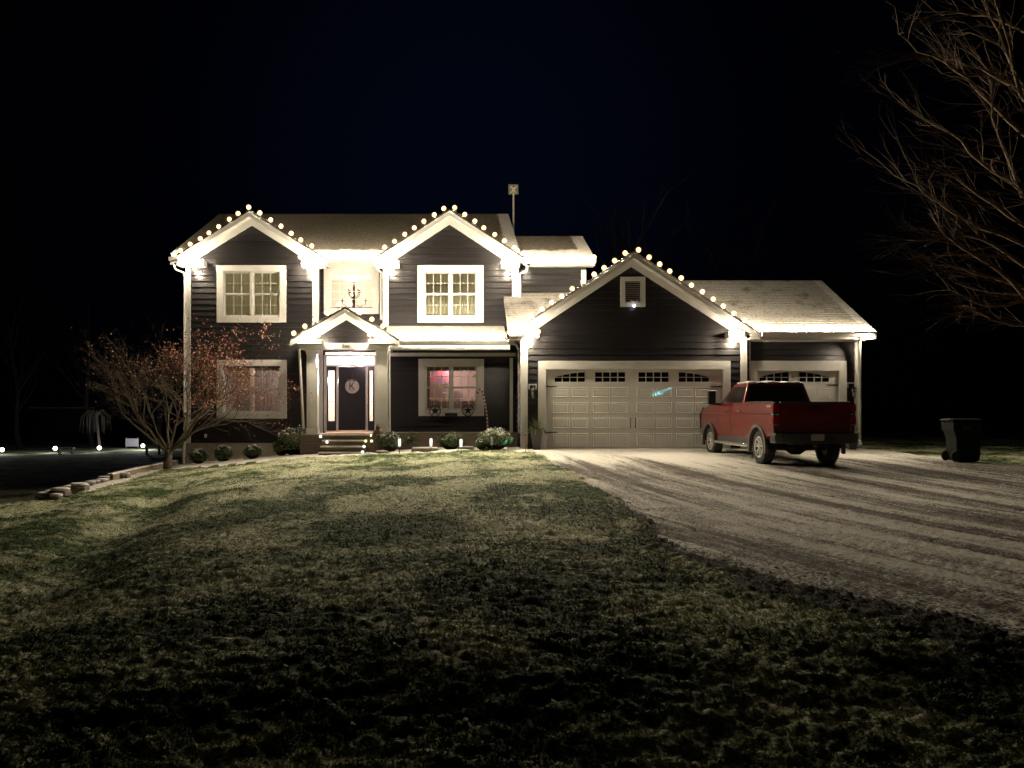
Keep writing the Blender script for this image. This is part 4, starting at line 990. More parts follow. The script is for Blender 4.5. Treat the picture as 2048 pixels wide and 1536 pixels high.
def on(a, b_, u, v, bot, top):   # point on the face between corners a and b
    A3 = Vector((*bot[a], 1.50)); B3 = Vector((*bot[b_], 1.50)); C3 = Vector((*top[b_], zt-.05)); D3 = Vector((*top[a], zt-.05))
    return (A3.lerp(B3, u)).lerp(D3.lerp(C3, u), v)
quadglass([on(0, 1, .05, .08, bl, tl_), on(0, 1, .95, .08, bl, tl_), on(0, 1, .955, .93, bl, tl_), on(0, 1, .045, .93, bl, tl_)], .008, 'rear_window')
quadglass([on(2, 3, .06, .05, bl, tl_), on(2, 3, .94, .05, bl, tl_), on(2, 3, .93, .94, bl, tl_), on(2, 3, .07, .94, bl, tl_)], .008, 'windscreen')
for (a, c) in ((1, 2), (3, 0)):
    rg = [(.09, .47), (.51, .90)] if a == 1 else [(.10, .49), (.53, .91)]
    for (u0, u1) in rg:
        quadglass([on(a, c, u0, .09, bl, tl_), on(a, c, u1, .09, bl, tl_), on(a, c, u1 if not (a == 1 and u1 > .8) else u1-.03, .90, bl, tl_), on(a, c, u0 if not (a == 3 and u0 < .2) else u0+.03, .90, bl, tl_)], .008, 'side_window')
tb(MB().box(-.2, .2, 1.17, 1.21, 2.02, 2.05), 'brake_light', M_lens, cab)
# snow lumps on the roof
sn = MB()
for k, (x, y, r_) in enumerate([(-.62, 1.3, .12), (-.35, 1.35, .09), (-.12, 1.3, .14), (.08, 1.4, .11), (.33, 1.32, .08), (.52, 1.3, .10), (-.5, 1.7, .16), (0, 1.8, .2), (.45, 1.75, .15), (-.25, 2.1, .15), (.3, 2.1, .14), (-.64, 1.95, .1)]):
    sn.ball((x, y, zt+.0), r_, 10, 6, sx=1.3, sy=1.2, sz=.32)
tb(sn, 'roof_snow', M_snow, smooth=True)
# mirrors, running boards, grille guard, chassis
for s in (-1, 1):
    m_ = tb(MB().tube([(s*(W-.08), 2.88, 1.50), (s*(W+.16), 2.90, 1.52)], .035, 6), 'mirror_arm', M_black)
    tb(MB().box(*sorted((s*(W+.08), s*(W+.31))), 2.83, 2.95, 1.50, 1.90), 'mirror', M_black, bevel=.03)
    rb_ = tb(MB().tube([(s*(W-.02), .70, .43), (s*(W+.04), .80, .44), (s*(W+.04), 3.0, .44), (s*(W-.02), 3.1, .43)], .05, 8), 'running_board', M_chrome)
    for y in (.9, 1.6, 2.3, 2.95): tb(MB().box(*sorted((s*(W-.3), s*(W+.0))), y-.03, y+.03, .40, .44), 'board_bracket', M_black, rb_)
    tb(MB().box(*sorted((s*(W-.07), s*(W-.03))), .60, 3.1, .48, .62), 'rocker_panel', M_plast)
    tb(MB().tube([(s*.82, 4.50, .62), (s*.86, 4.82, .70), (s*.88, 4.84, 1.20), (s*.80, 4.74, 1.42)], .028, 8), 'guard_hoop', M_black)
    tb(MB().box(*sorted((s*.30, s*.42)), -.9, 4.4, .50, .62), 'frame_rail', M_black)
for z in (.78, .98, 1.18): tb(MB().tube([(-.93, 4.70, z), (-.86, 4.84, z), (.86, 4.84, z), (.93, 4.70, z)], .02, 6), 'guard_bar', M_black)
tb(MB().box(-W+.02, W-.02, 4.50, 4.74, .52, .78), 'front_bumper', M_chrome, bevel=.03); tb(MB().box(-.8, .8, 4.45, 4.56, .8, 1.36), 'grille', M_black, bevel=.02)
ax = MB().tube([(-.80, 0, .42), (-.25, 0, .42), (-.10, 0, .40), (.10, 0, .40), (.25, 0, .42), (.80, 0, .42)], [.07, .09, .17, .17, .09, .07], 12); tb(ax, 'rear_axle', M_black)
tb(MB().tube([(-.80, WB, .42), (.80, WB, .42)], .07, 8), 'front_axle', M_black)
tb(MB().tube([(.50, 1.0, .50), (.52, -.4, .50), (.75, -.85, .50)], .045, 8), 'exhaust_pipe', M_black); tb(MB().box(-.45, .2, -.85, -.45, .50, .72), 'spare_tyre_carrier', M_black, bevel=.04)
# wheels
def wheel(s, yc):
    x = s*(W-.17)
    prof = [(.26, -.12), (.34, -.135), (.395, -.125), (.418, -.09), (.421, 0), (.418, .09), (.395, .125), (.34, .135), (.26, .12)]
    w = tb(MB().lathe(prof, (x, yc, .42), 40, 'x', caps=False), 'tyre', M_tyre, smooth=True)
    lug = MB()
    for k in range(36):
        a = 2*PI*k/36; c_, s_ = math.cos(a), math.sin(a)
        for xo in (-.08, .08):
            p = Vector((x+xo, yc+.418*c_, .42+.418*s_)); t = Vector((0, -s_, c_)); nn = Vector((0, c_, s_))
            lug.add([p+Vector((dx, 0, 0))+t*dt+nn*dn for dn in (-.01, .009) for dx, dt in ((-.04, -.014), (.04, -.014), (.04, .014), (-.04, .014))], [(4, 5, 6, 7), (0, 1, 5, 4), (1, 2, 6, 5), (2, 3, 7, 6), (3, 0, 4, 7)])
    tb(lug, 'tread_lug', M_tyre, w).__setitem__('kind', 'stuff')
    xo = s*(.10)
    rim = tb(MB().lathe([(.262, 0), (.272, .02*s), (.262, .035*s), (.238, .03*s), (.236, .01*s)], (x+xo, yc, .42), 36, 'x', caps=False), 'rim', M_rim, w, smooth=False)
    tb(MB().lathe([(.236, .01*s), (.225, -.2*s)], (x+xo, yc, .42), 30, 'x', caps=False), 'rim_barrel', M_black, w)
    tb(MB().lathe([(.225, 0), (.225, .012)], (x-s*.06, yc, .42), 30, 'x'), 'brake_backing', M_black, w)
    sp = MB()
    for k in range(7):
        a0 = 2*PI*k/7+.2
        for da in (-.16, .16):
            p = []
            for r_, hw in ((.05, .012), (.24, .014)):
                aa = a0+da*(r_/.24)
                c_, s_ = math.cos(aa), math.sin(aa); t = Vector((0, -s_, c_)); cc = Vector((x+xo+s*(.005 if r_ < .1 else .012), yc+r_*c_, .42+r_*s_))
                p += [cc-t*hw, cc+t*hw]
            q_ = [v_-Vector((s*.03, 0, 0)) for v_ in p]
            sp.add(p+q_, [(0, 1, 3, 2), (4, 6, 7, 5), (0, 4, 5, 1), (1, 5, 7, 3), (3, 7, 6, 2), (2, 6, 4, 0)])
    tb(sp, 'spoke', M_rim, w); tb(MB().lathe([(.065, 0), (.06, s*.03), (.03, s*.035)], (x+xo-s*.01, yc, .42), 16, 'x'), 'hub_cap', M_rim, w)
for yc in (0, WB):
    for s in (-1, 1): wheel(s, yc)

# ------------------------------------------------------------------ WHEELIE BIN
M_bin = mat('bin_plastic', (.005, .0055, .007), .65, spec=.2)
bc = G(1925, 924); bn_ = bn = empty('wheeled_bin', bc, 'black wheeled rubbish bin standing on the far edge of the driveway', 'rubbish bin', rz=math.radians(-6))
bn.scale = (.78, .85, .98)
def bbm(b, n, m=M_bin, **k): return b.build(n, m, bn, wc=False, **k)
bo = MB(); lv = [(0.02, .33, .27), (.10, .36, .30), (.62, .385, .325), (.80, .40, .34), (.84, .43, .36), (1.04, .44, .37)]
vs = []; 
for (z, hx, hy) in lv:
    ox = .02 if z < .7 else -.02
    vs += [(ox-hx if z < .7 else ox-hx-.02, -hy, z), (ox+hx, -hy, z), (ox+hx, hy, z), (ox-hx if z < .7 else ox-hx-.02, hy, z)]
bo.add(vs, [(i*4+k, i*4+(k+1) % 4, (i+1)*4+(k+1) % 4, (i+1)*4+k) for i in range(5) for k in range(4)]+[(3, 2, 1, 0), (20, 21, 22, 23)])
bbm(bo, 'body', bevel=.02)
bbm(MB().prismx([(-.39, 1.05), (.39, 1.05), (.37, 1.10), (.2, 1.135), (-.2, 1.135), (-.37, 1.10)], -.50, .45), 'lid', bevel=.015)
bbm(MB().tube([(-.46, -.3, 1.05), (-.56, -.3, 1.09), (-.56, .3, 1.09), (-.46, .3, 1.05)], .018, 6), 'handle')
for s in (-1, 1): bbm(MB().lathe([(.04, -.03), (.13, -.03), (.14, 0), (.13, .03), (.04, .03)], (-.38, s*.28, .14), 20, 'y'), 'wheel', M_tyre)
bbm(MB().box(-.20, .02, -.395, -.366, .86, .93), 'label_plate', mat('bin_label', (.04, .045, .05), .5))

# ------------------------------------------------------------------ SHRUBS
def leafmat(n, c1, c2): return mat(n, c1, .55, var=.35, scale=14, col2=c2)
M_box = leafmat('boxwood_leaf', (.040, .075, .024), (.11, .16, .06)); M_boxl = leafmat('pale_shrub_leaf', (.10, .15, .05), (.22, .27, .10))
def shrub(px, py, w, h, label, m=M_box, snow=.18,  n=1500, size=.035, seed=1, dep=None, dy=0.0, grp='clipped round shrubs along the foundation', snowm=M_snow):
    r_ = random.Random(seed); c = G(px, py); Y = c.y+dy; hw = w*Y/F/2; hh = h*Y/F; c = Vector((fx(px, Y), Y, float(gzz(fx(px, Y), Y)[0])))
    root = empty('shrub', c, label, 'shrub', grp)
    cx0, cy0, cz0 = c
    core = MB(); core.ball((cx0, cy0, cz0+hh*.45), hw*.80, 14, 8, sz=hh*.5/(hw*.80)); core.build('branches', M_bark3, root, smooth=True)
    lf = MB(); sf = MB()
    for i in range(n):
        u = r_.uniform(-.55, 1); t = r_.uniform(0, 2*PI); k = math.sqrt(max(0, 1-u*u))
        rr = .86+.17*r_.random()+.07*math.sin(t*4+seed)+.07*math.sin(u*7+t*3+seed)+.04*math.sin(t*9-u*5)
        p = Vector((cx0+hw*rr*k*math.cos(t), cy0+hw*rr*k*math.sin(t), cz0+hh*.5+hh*.5*rr*u))
        if p.z < cz0+.01: continue
        nrm_ = Vector((k*math.cos(t)+r_.uniform(-.7, .7), k*math.sin(t)+r_.uniform(-.7, .7), u+r_.uniform(-.5, .9))).normalized()
        a = nrm_.orthogonal().normalized(); a = (Matrix.Rotation(r_.uniform(0, 6.3), 3, nrm_) @ a); b2 = nrm_.cross(a); s_ = size*r_.uniform(.6, 1.3)
        tgt = sf if (u > .35 and r_.random() < snow*1.8*(.4+u) and math.sin(p.x*17)+math.sin(p.y*13+p.z*11) > -.3) else lf
        if tgt is sf: s_ *= 1.1; p.z += .01
        tgt.add([p-a*s_, p-b2*s_*.5, p+a*s_, p+b2*s_*.5], [(0, 1, 2, 3)])
    lf.build('foliage', m, root)
    if sf.v: sf.build('snow_patch', snowm, root)
    return root
shrub(397, 927, 36, 29, 'smallest snowy round shrub by the left house corner', seed=2, n=900, snow=.45)
shrub(446, 919, 37, 33, 'snow flecked round shrub below the lower left window', seed=3, n=900, snow=.45)
shrub(505, 912, 37, 27, 'small round shrub beside the big dark dome shrub', seed=4, n=800, snow=.35)
shrub(594, 908, 82, 54, 'large dark dome shrub left of the front steps', seed=5, n=3600, snow=.10, size=.04)
shrub(563, 909, 34, 34, 'low dark shrub leaning out left of the big dome', seed=15, n=900, snow=.08, size=.04)
shrub(781, 905, 46, 38, 'dark round shrub next to the robed statue', seed=6, n=1300, snow=.12)
shrub(822, 900, 44, 32, 'dim dark shrub under the rosy window', seed=7, n=1200, snow=.04, dy=.4)
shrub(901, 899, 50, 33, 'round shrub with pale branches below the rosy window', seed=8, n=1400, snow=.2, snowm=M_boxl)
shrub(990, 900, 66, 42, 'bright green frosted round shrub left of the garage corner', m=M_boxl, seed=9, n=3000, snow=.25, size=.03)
shrub(963, 902, 30, 22, 'low dark shrub tucked against the bright green one', seed=10, n=700, snow=.05, dy=.2)

# ------------------------------------------------------------------ STATUE, PATH LIGHTS, STEP GLOBES, STONES
M_statue = mat('statue_bronze', (.12, .085, .06), .7, var=.25, scale=9, bump=.2)
sc = G(757, 903); sc = Vector((fx(757, 25.3), 25.3, float(gzz(fx(757, 25.3), 25.3)[0])))
st = empty('garden_statue', sc, 'brown robed praying figure statue beside the front steps', 'statue'); x_, y_, z_ = sc
b = MB(); b.lathe([(.20, 0), (.20, .06), (.15, .07), (.14, .12), (.125, .30), (.14, .48), (.165, .60), (.15, .68), (.09, .73), (.06, .75)], (x_, y_, z_), 18, sy=.75); b.build('robe', M_statue, st, smooth=True)
b = MB(); b.ball((x_+.005, y_-.01, z_+.80), .062, 12, 9, sz=1.25); b.build('head', M_statue, st, smooth=True)
b = MB(); b.lathe([(.13, .62), (.10, .72), (.088, .80), (.075, .87), (.02, .905)], (x_, y_+.025, z_), 14, sy=.8); b.build('veil', M_statue, st, smooth=True)
for s in (-1, 1):
    MB().tube([(x_+s*.13, y_, z_+.64), (x_+s*.17, y_-.03, z_+.50), (x_+s*.09, y_-.13, z_+.48), (x_+s*.012, y_-.16, z_+.58)], [.05, .055, .045, .022], 8).build('arm', M_statue, st, smooth=True)
def path_light(px, py, h, label, lit=True, warm=False):
    c = G(px, py); root = empty('path_light', c, label, 'path light', 'stake lights along the flower bed'); x, y, z = c; hh = h*c.y/F
    MB().tube([(x, y, z-.05), (x, y, z+hh*.45)], .010, 5).build('stake', M_black, root)
    MB().lathe([(.018, 0), (.035, .02), (.042, hh*.30), (.036, hh*.46)], (x, y, z+hh*.45), 10).build('lamp_shade', emat('path_glow_'+str(px), (1, .93, .85) if not warm else (1, .6, .25), 1.3 if lit else .10), root, smooth=True)
    MB().lathe([(.045, 0), (.04, .02), (.01, .03)], (x, y, z+hh*.91), 10).build('cap', M_black, root)
path_light(799, 909, 34, 'lit stake light in front of the two dark shrubs')
path_light(862, 908, 34, 'lit stake light below the left edge of the rosy window')
path_light(922, 908, 34, 'lit stake light in front of the pale branched shrub')
path_light(984, 906, 32, 'dim stake light in front of the bright green shrub', lit=False)
path_light(1051, 905, 36, 'stake torch at the garage corner', lit=False, warm=True)
SG = [(641, 873, 25.8, 'white globe light at the left end of the top step'), (654, 884, 25.55, 'white globe light at the left end of the second step'), (743, 871, 25.8, 'white globe light at the right end of the top step'),
      (731.5, 882, 25.5, 'yellow globe light at the right end of the second step'), (743, 882, 25.7, 'yellow globe light below the right top step globe'), (728, 893, 25.2, 'white globe light at the right end of the third step'), (725, 904, 24.95, 'white globe light at the foot of the steps')]
for px, py, Y, lab in SG:
    p = Vector((fx(px, Y), Y, fz(py, Y))); ye = 'yellow' in lab
    rt = empty('step_light', p, lab, 'step light', 'globe lights on the front steps')
    MB().ball(p, .046, 12, 8).build('globe', emat('step_glow_y' if ye else 'step_glow_w', (.85, .8, .3) if ye else (1, .93, .82), 1.6), rt, smooth=True)
    MB().tube([p-Vector((0, 0, .045)), p-Vector((0, 0, .16 if py < 890 else .10))], .012, 5).build('stem', M_black, rt)
def stone(px, py, w, h, label, seed, m=M_stone, snow=True, cat='stone', dep=.35, lift=0.0, grp=None, name='flat_stone'):
    r_ = random.Random(seed); c = G(px, py); x, y, z = c; z += lift; hw = w*y/F/2; hh = h*y/F
    n = 11; pl_ = [(x+hw*math.cos(2*PI*i/n)*r_.uniform(.85, 1.1), y+hw*dep*1.6*math.sin(2*PI*i/n)*r_.uniform(.85, 1.1)) for i in range(n)]
    o = MB().prismz(pl_, z-.05, z+hh*.75).build(name, m, origin=(x, y, z), bevel=.015); tag(o, label, cat, grp)
    if snow: MB().prismz([((p[0]-x)*.93+x, (p[1]-y)*.93+y) for p in pl_], hh*.75+z+.002, z+hh).build('snow_cap', M_snow, o, bevel=.02).__setattr__('matrix_parent_inverse', Matrix.Translation((-x, -y, -z)))
    return o
stone(605, 909, 38, 8, 'snow capped flat stone in front of the big dark dome shrub', 1)
stone(763, 908, 26, 5, 'flat snowy stone at the feet of the statue', 2)
stone(852, 903, 56, 8, 'long flat snowy stone under the rosy window', 3)
stone(932, 900, 34, 7, 'flat snowy stone left of the bright green shrub', 4)

# planters with spiky grass
M_pot = mat('planter_grey', (.075, .07, .072), .6, var=.1); M_spike = leafmat('spike_leaf', (.06, .09, .035), (.17, .18, .08))
def planter(x, y, label, seed, hp=.62, wt=.17):
    r_ = random.Random(seed); z = float(gzz(x, y)[0]); root = empty('planter', (x, y, z), label, 'planter', 'tall grey planters beside the garage doors')
    b = MB(); w0 = wt*.62
    b.add([(x-w0, y-w0, z), (x+w0, y-w0, z), (x+w0, y+w0, z), (x-w0, y+w0, z), (x-wt, y-wt, z+hp), (x+wt, y-wt, z+hp), (x+wt, y+wt, z+hp), (x-wt, y+wt, z+hp)], [(3, 2, 1, 0), (0, 1, 5, 4), (1, 2, 6, 5), (2, 3, 7, 6), (3, 0, 4, 7), (4, 5, 6, 7)])
    b.build('pot', M_pot, root, bevel=.012); MB().box(x-wt*.9, x+wt*.9, y-wt*.9, y+wt*.9, z+hp, z+hp+.02).build('soil', M_bark3, root)
    lf = MB()
    for i in range(70):
        a = r_.uniform(0, 2*PI); L_ = r_.uniform(.30, .62); el = r_.uniform(.35, 1.45); d = Vector((math.cos(a)*math.cos(el), math.sin(a)*math.cos(el), math.sin(el)))
        p0 = Vector((x, y, z+hp))+Vector((math.cos(a), math.sin(a), 0))*.05; p1 = p0+d*L_*.55; p2 = p0+d*L_+Vector((0, 0, -L_*.18)); sd = d.cross(Vector((0, 0, 1))).normalized()*.008
        lf.add([p0-sd, p0+sd, p1+sd*.8, p1-sd*.8, p2], [(0, 1, 2, 3), (3, 2, 4)])
    lf.build('spiky_leaves', M_spike, root)
    tr = MB()
    for i in range(12):
        a = r_.uniform(PI*.8, PI*2.1); p = [Vector((x+math.cos(a)*.1, y+math.sin(a)*.1, z+hp+.02)), Vector((x+math.cos(a)*.24, y+math.sin(a)*.24, z+hp+.04)), Vector((x+math.cos(a)*.30, y+math.sin(a)*.30, z+hp-.1*r_.random()-.06))]
        tr.tube(p, .012, 4)
    tr.build('trailing_stem', M_boxl, root)
planter(fx(1073, 25.15), 25.15, 'tall grey planter of spiky grass left of the wide garage door', 1)
planter(fx(1703, 25.25), 25.25, 'tall grey planter of spiky grass behind the truck by the end post', 2, .5)

# wall lanterns
def lantern(px, py, Y, label):
    x, z = fx(px, Y), fz(py, Y); root = empty('wall_lantern', (x, Y, z), label, 'wall lantern', 'wall lanterns beside the garage doors')
    f_ = MB(); f_.box(x-.14, x-.10, Y-.045, Y-.02, z-.12, z+.05); f_.box(x-.10, x+.12, Y-.045, Y-.02, z+.01, z+.05); f_.box(x+.09, x+.12, Y-.045, Y-.02, z-.12, z+.01); f_.build('mounting_block', M_trim, root)
    MB().box(x-.05, x+.05, Y-.06, Y-.03, z-.35, z-.05).build('back_plate', M_black, root, bevel=.006)
    MB().tube([(x, Y-.05, z-.08), (x, Y-.16, z-.02), (x, Y-.2, z-.10)], .012, 6).build('arm', M_black, root)
    c = MB(); c.lathe([(.02, .03), (.10, -.03), (.09, -.05)], (x, Y-.2, z-.11), 4); c.lathe([(.05, -.42), (.03, -.46)], (x, Y-.2, z-.0), 4)
    for k in range(4): a = PI/2*k; c.tube([(x+.085*math.cos(a), Y-.2+.085*math.sin(a), z-.16), (x+.05*math.cos(a), Y-.2+.05*math.sin(a), z-.42)], .007, 4)
    c.build('cage', M_black, root); MB().lathe([(.04, -.42), (.07, -.17)], (x, Y-.2, z), 4).build('glass', M_glass, root); MB().lathe([(.015, -.41), (.02, -.33), (.012, -.28)], (x, Y-.2, z), 8).build('candle_bulb', M_snow, root)
lantern(1065.5, 771, YG, 'unlit black lantern on a white block left of the wide garage door'); lantern(1702, 768, YS, 'unlit black lantern on a white block right of the single garage door')
# items at the rosy window
def spoked(px, py, label):
    Y = YM-.14; x, z = fx(px, Y), fz(py, Y); r0 = .19; root = empty('spoked_wheel', (x, Y, z), label, 'wheel ornament', 'round black wheel ornaments under the rosy window')
    b = MB(); n = 28; b.tube([(x+r0*math.cos(2*PI*i/n), Y, z+r0*math.sin(2*PI*i/n)) for i in range(n+1)], .018, 6); b.build('rim', M_black, root)
    for k in range(5):
        a = PI/2+2*PI*k/5; b = MB(); t = Vector((-math.sin(a), 0, math.cos(a))); c = Vector((x, Y, z)); d = Vector((math.cos(a), 0, math.sin(a)))
        b.add([c-t*.05, c+t*.05, c+d*r0*.95, c-t*.05+Vector((0, .02, 0)), c+t*.05+Vector((0, .02, 0)), c+d*r0*.95+Vector((0, .02, 0))], [(0, 2, 1), (3, 4, 5), (0, 1, 4, 3), (1, 2, 5, 4), (2, 0, 3, 5)]); b.build('spoke', M_black, root)
spoked(870, 822, 'black star spoked wheel on the left of the rosy window sill'); spoked(936, 821, 'black star spoked wheel on the right of the rosy window sill')
tag(MB().prism([(fx(890, 27.5), fz(832, 27.5)), (fx(915, 27.5), fz(832, 27.5)), (fx(915, 27.5), fz(826, 27.5)), (fx(890, 27.5), fz(826, 27.5))], 27.42, 27.6).build('sill_box', M_black, bevel=.01), 'small black box between the two spoked wheels under the window', 'box')
# candy cane
cc = MB(); Yc = 27.3; pts = [q(975.5, 868, Yc), q(974, 835, Yc), q(970.5, 808, Yc), q(967, 792, Yc), q(965, 783, Yc), q(961.5, 779, Yc), q(957.5, 780, Yc), q(955, 785, Yc), q(955.5, 790, Yc)]
cb_ = empty('candy_cane', pts[0], 'red and white striped candy cane standing right of the rosy window', 'candy cane')
M_cw = mat('cane_white', (.7, .66, .62), .35); M_cr = mat('cane_red', (.35, .02, .02), .35)
fine_p = []
for a, b in zip(pts[:-1], pts[1:]):
    a, b = Vector(a), Vector(b); k = max(1, int((b-a).length/.03)); fine_p += [a.lerp(b, i/k) for i in range(k)]
fine_p.append(Vector(pts[-1]))
for i in range(0, len(fine_p)-1, 2):
    seg = fine_p[i:i+3]; rd_ = (i//2) % 2
    MB().tube(seg, .032 if rd_ else .030, 8).build('red_stripe' if rd_ else 'white_stripe', M_cr if rd_ else M_cw, cb_)
# roof mast
mp_ = empty('roof_mast', (fx(1027, 32.5), 32.5, 7.2), 'thin metal mast with a small square panel above the ridge', 'mast'); mx_, my_ = mp_.location.x, 32.5
MB().tube([(mx_, my_, 7.2), (mx_, my_, fz(378, my_))], .035, 8).build('pole', mat('galvanised', (.35, .3, .24), .5, metal=.3), mp_)
MB().box(fx(1017, my_), fx(1037, my_), my_+.05, my_+.09, fz(388, my_), fz(368, my_)).build('panel', mat('panel_grey', (.09, .10, .085), .7), mp_)
b = MB(); cxm, czm = mx_, fz(379, my_)
for s in (-1, 1):
    b.tube([(cxm-.11, my_+.02, czm-s*.13), (cxm+.11, my_+.02, czm+s*.13)], .025, 5)
b.box(cxm-.06, cxm+.06, my_, my_+.03, czm-.08, czm+.08); b.build('clamp', mat('clamp_brass', (.5, .42, .25), .5), mp_)
# utility box and outlet on the lower left wall
tag(MB().box(fx(410, YM), fx(414, YM), YM-.09, YM-.03, fz(875, YM), fz(868, YM)).build('wall_outlet', M_trim, bevel=.004), 'tiny white outlet low on the wall by the left corner', 'outlet')

# ------------------------------------------------------------------ TREES
def grow(b, p, d, L_, r, lvl, maxl, rnd, tips, curve=.15, spread=.6, up=.08, kids=(3, 4), ratio=.72, sides=(7, 5, 4, 3, 3, 3)):
    n = 5 if lvl < 3 else 3; pts = [p]; rr = [r]; dd = Vector(d).normalized()
    for i in range(n):
        dd = (dd+Vector((rnd.uniform(-1, 1), rnd.uniform(-1, 1), rnd.uniform(-1, 1)))*curve+Vector((0, 0, up))).normalized()
        pts.append(pts[-1]+dd*L_/n); rr.append(r*(1-.45*(i+1)/n) if lvl < maxl else r*(1-.8*(i+1)/n))
    b.tube(pts, rr, sides[min(lvl, 5)], caps=(lvl < 2))
    if lvl >= maxl: tips.append((pts[-1], dd)); tips.append((pts[-2], dd)); return
    k = rnd.randint(*kids)
    for j in range(k):
        i = rnd.randint(max(1, n-3), n) if j else n
        t_ = dd.orthogonal().normalized(); t_ = Matrix.Rotation(rnd.uniform(0, 2*PI), 3, dd) @ t_
        nd = (dd+t_*rnd.uniform(.4, 1)*spread*1.4).normalized()
        grow(b, pts[i], nd, L_*ratio*rnd.uniform(.75, 1.15), rr[i]*.72, lvl+1, maxl, rnd, tips, curve, spread, up, kids, ratio, sides)
# japanese maple at the left corner of the house
rnd = random.Random(11)
tc_ = Vector((fx(336, 25.2), 25.2, float(gzz(fx(336, 25.2), 25.2)[0])))
mt_ = empty('maple_tree', tc_, 'small spreading maple with thin branches and a few red leaves at the house corner', 'tree')
tb1 = MB(); base = tc_-Vector((0, 0, .1)); fork = tc_+Vector((.02, 0, .62)); tb1.tube([base, tc_+Vector((0, 0, .25)), fork], [.17, .13, .115], 9)
mains = [((-1.5, .0, .85), 1.6), ((-.65, .3, 1.3), 1.35), ((-.15, -.3, 1.4), 1.3), ((.25, .25, 1.25), 1.25), ((1.3, -.35, 1.1), 1.75), ((.75, .3, 1.5), 1.4), ((1.1, -.1, .8), 1.5), ((-.9, -.5, .9), 1.3)]
twg = MB(); tips = []
for d, L_ in mains: grow(twg, fork-Vector((0, 0, .15)), Vector(d), L_*1.22, .055, 1, 6, rnd, tips, .16, .62, .045, (3, 5), .69)
tb1.build('trunk', M_bark, mt_, smooth=True); twg.build('branches', M_bark, mt_)
M_redleaf = mat('red_maple_leaf', (.26, .08, .045), .6, var=.4, scale=9, col2=(.50, .20, .11))
lf = MB()
for (p, d) in tips:
    right = (p.x-tc_.x); pr = .03+.34*max(0, min(1, (right+.6)/2.6)) if p.z > tc_.z+2.0 else .03+.10*(right > .8)
    for k in range(2):
        if rnd.random() < pr:
            c = p+Vector((rnd.uniform(-.09, .09), rnd.uniform(-.09, .09), rnd.uniform(-.10, .05))); n_ = Vector((rnd.uniform(-1, 1), rnd.uniform(-1, .3), rnd.uniform(-.5, 1))).normalized(); a = n_.orthogonal().normalized(); a = Matrix.Rotation(rnd.uniform(0, 6.3), 3, n_) @ a; b2 = n_.cross(a); s_ = rnd.uniform(.022, .042)
            lf.add([c-a*s_, c-b2*s_*.55, c+a*s_, c+b2*s_*.55, c-a*s_*.3-b2*s_, c+a*s_*.3+b2*s_], [(0, 1, 2, 3), (4, 1, 3), (5, 3, 1)])
lf.build('leaves', M_redleaf, mt_)

# big bare tree whose branches reach in from the right
rnd = random.Random(5); Yt = 15.0
def W3(px, py, dy=0): return Vector((fx(px, Yt+dy), Yt+dy, fz(py, Yt+dy)))
bt0 = Vector((fx(2330, Yt), Yt, 0)); bt0.z = float(gz(bt0.x, bt0.y))
bt = empty('bare_tree', bt0, 'tall bare tree reaching its branches in from the right above the driveway', 'tree')
trb = MB(); trb.tube([bt0-Vector((0, 0, .1)), W3(2320, 800), W3(2300, 600, .2), W3(2290, 400, .1), W3(2260, 150), W3(2230, -150), W3(2210, -500)], [.26, .22, .19, .16, .12, .08, .04], 10)
trb.build('trunk', M_bark2, bt, smooth=True)
limbs = [[(2300, 470), (2140, 340), (2048, 268), (1985, 208), (1935, 155), (1890, 124), (1835, 104), (1797, 68)],
         [(2300, 560), (2130, 430), (2042, 380), (1990, 345), (1940, 305), (1900, 264), (1850, 240), (1790, 196)],
         [(2300, 640), (2150, 540), (2048, 488), (1960, 455), (1905, 424), (1850, 388), (1812, 362), (1773, 336)],
         [(2300, 500), (2130, 420), (2044, 390), (2022, 330), (1995, 262), (1985, 205), (1983, 175)],
         [(2290, 400), (2120, 280), (2046, 180), (2010, 95), (1985, 40), (1965, -20), (1950, -90)],
         [(2290, 420), (2130, 300), (2042, 190), (2020, 90), (1990, 0), (1985, -80)],
         [(2300, 700), (2160, 640), (2048, 592), (1990, 535), (1950, 510), (1905, 480), (1880, 455), (1870, 425)],
         [(2300, 740), (2170, 620), (2048, 530), (1990, 490), (1930, 470), (1880, 478), (1812, 480)],
         [(2300, 620), (2150, 500), (2048, 450), (1990, 410), (1930, 370), (1880, 345)],
         [(2300, 760), (2180, 640), (2048, 575), (1985, 555), (1930, 540), (1875, 530)],
         [(2300, 780), (2180, 690), (2048, 650), (2010, 645), (1965, 628), (1925, 612)],
         [(2300, 800), (2160, 650), (2048, 600), (1985, 612), (1940, 600), (1900, 580)],
         [(2290, 350), (2150, 230), (2048, 175), (1985, 150), (1930, 130), (1885, 118)],
         [(2280, 250), (2140, 120), (2046, 60), (1980, 30), (1920, 25), (1880, 30)],
         [(2280, 200), (2150, 60), (2070, -40), (2030, -120)]]
lm = MB(); tw = MB()
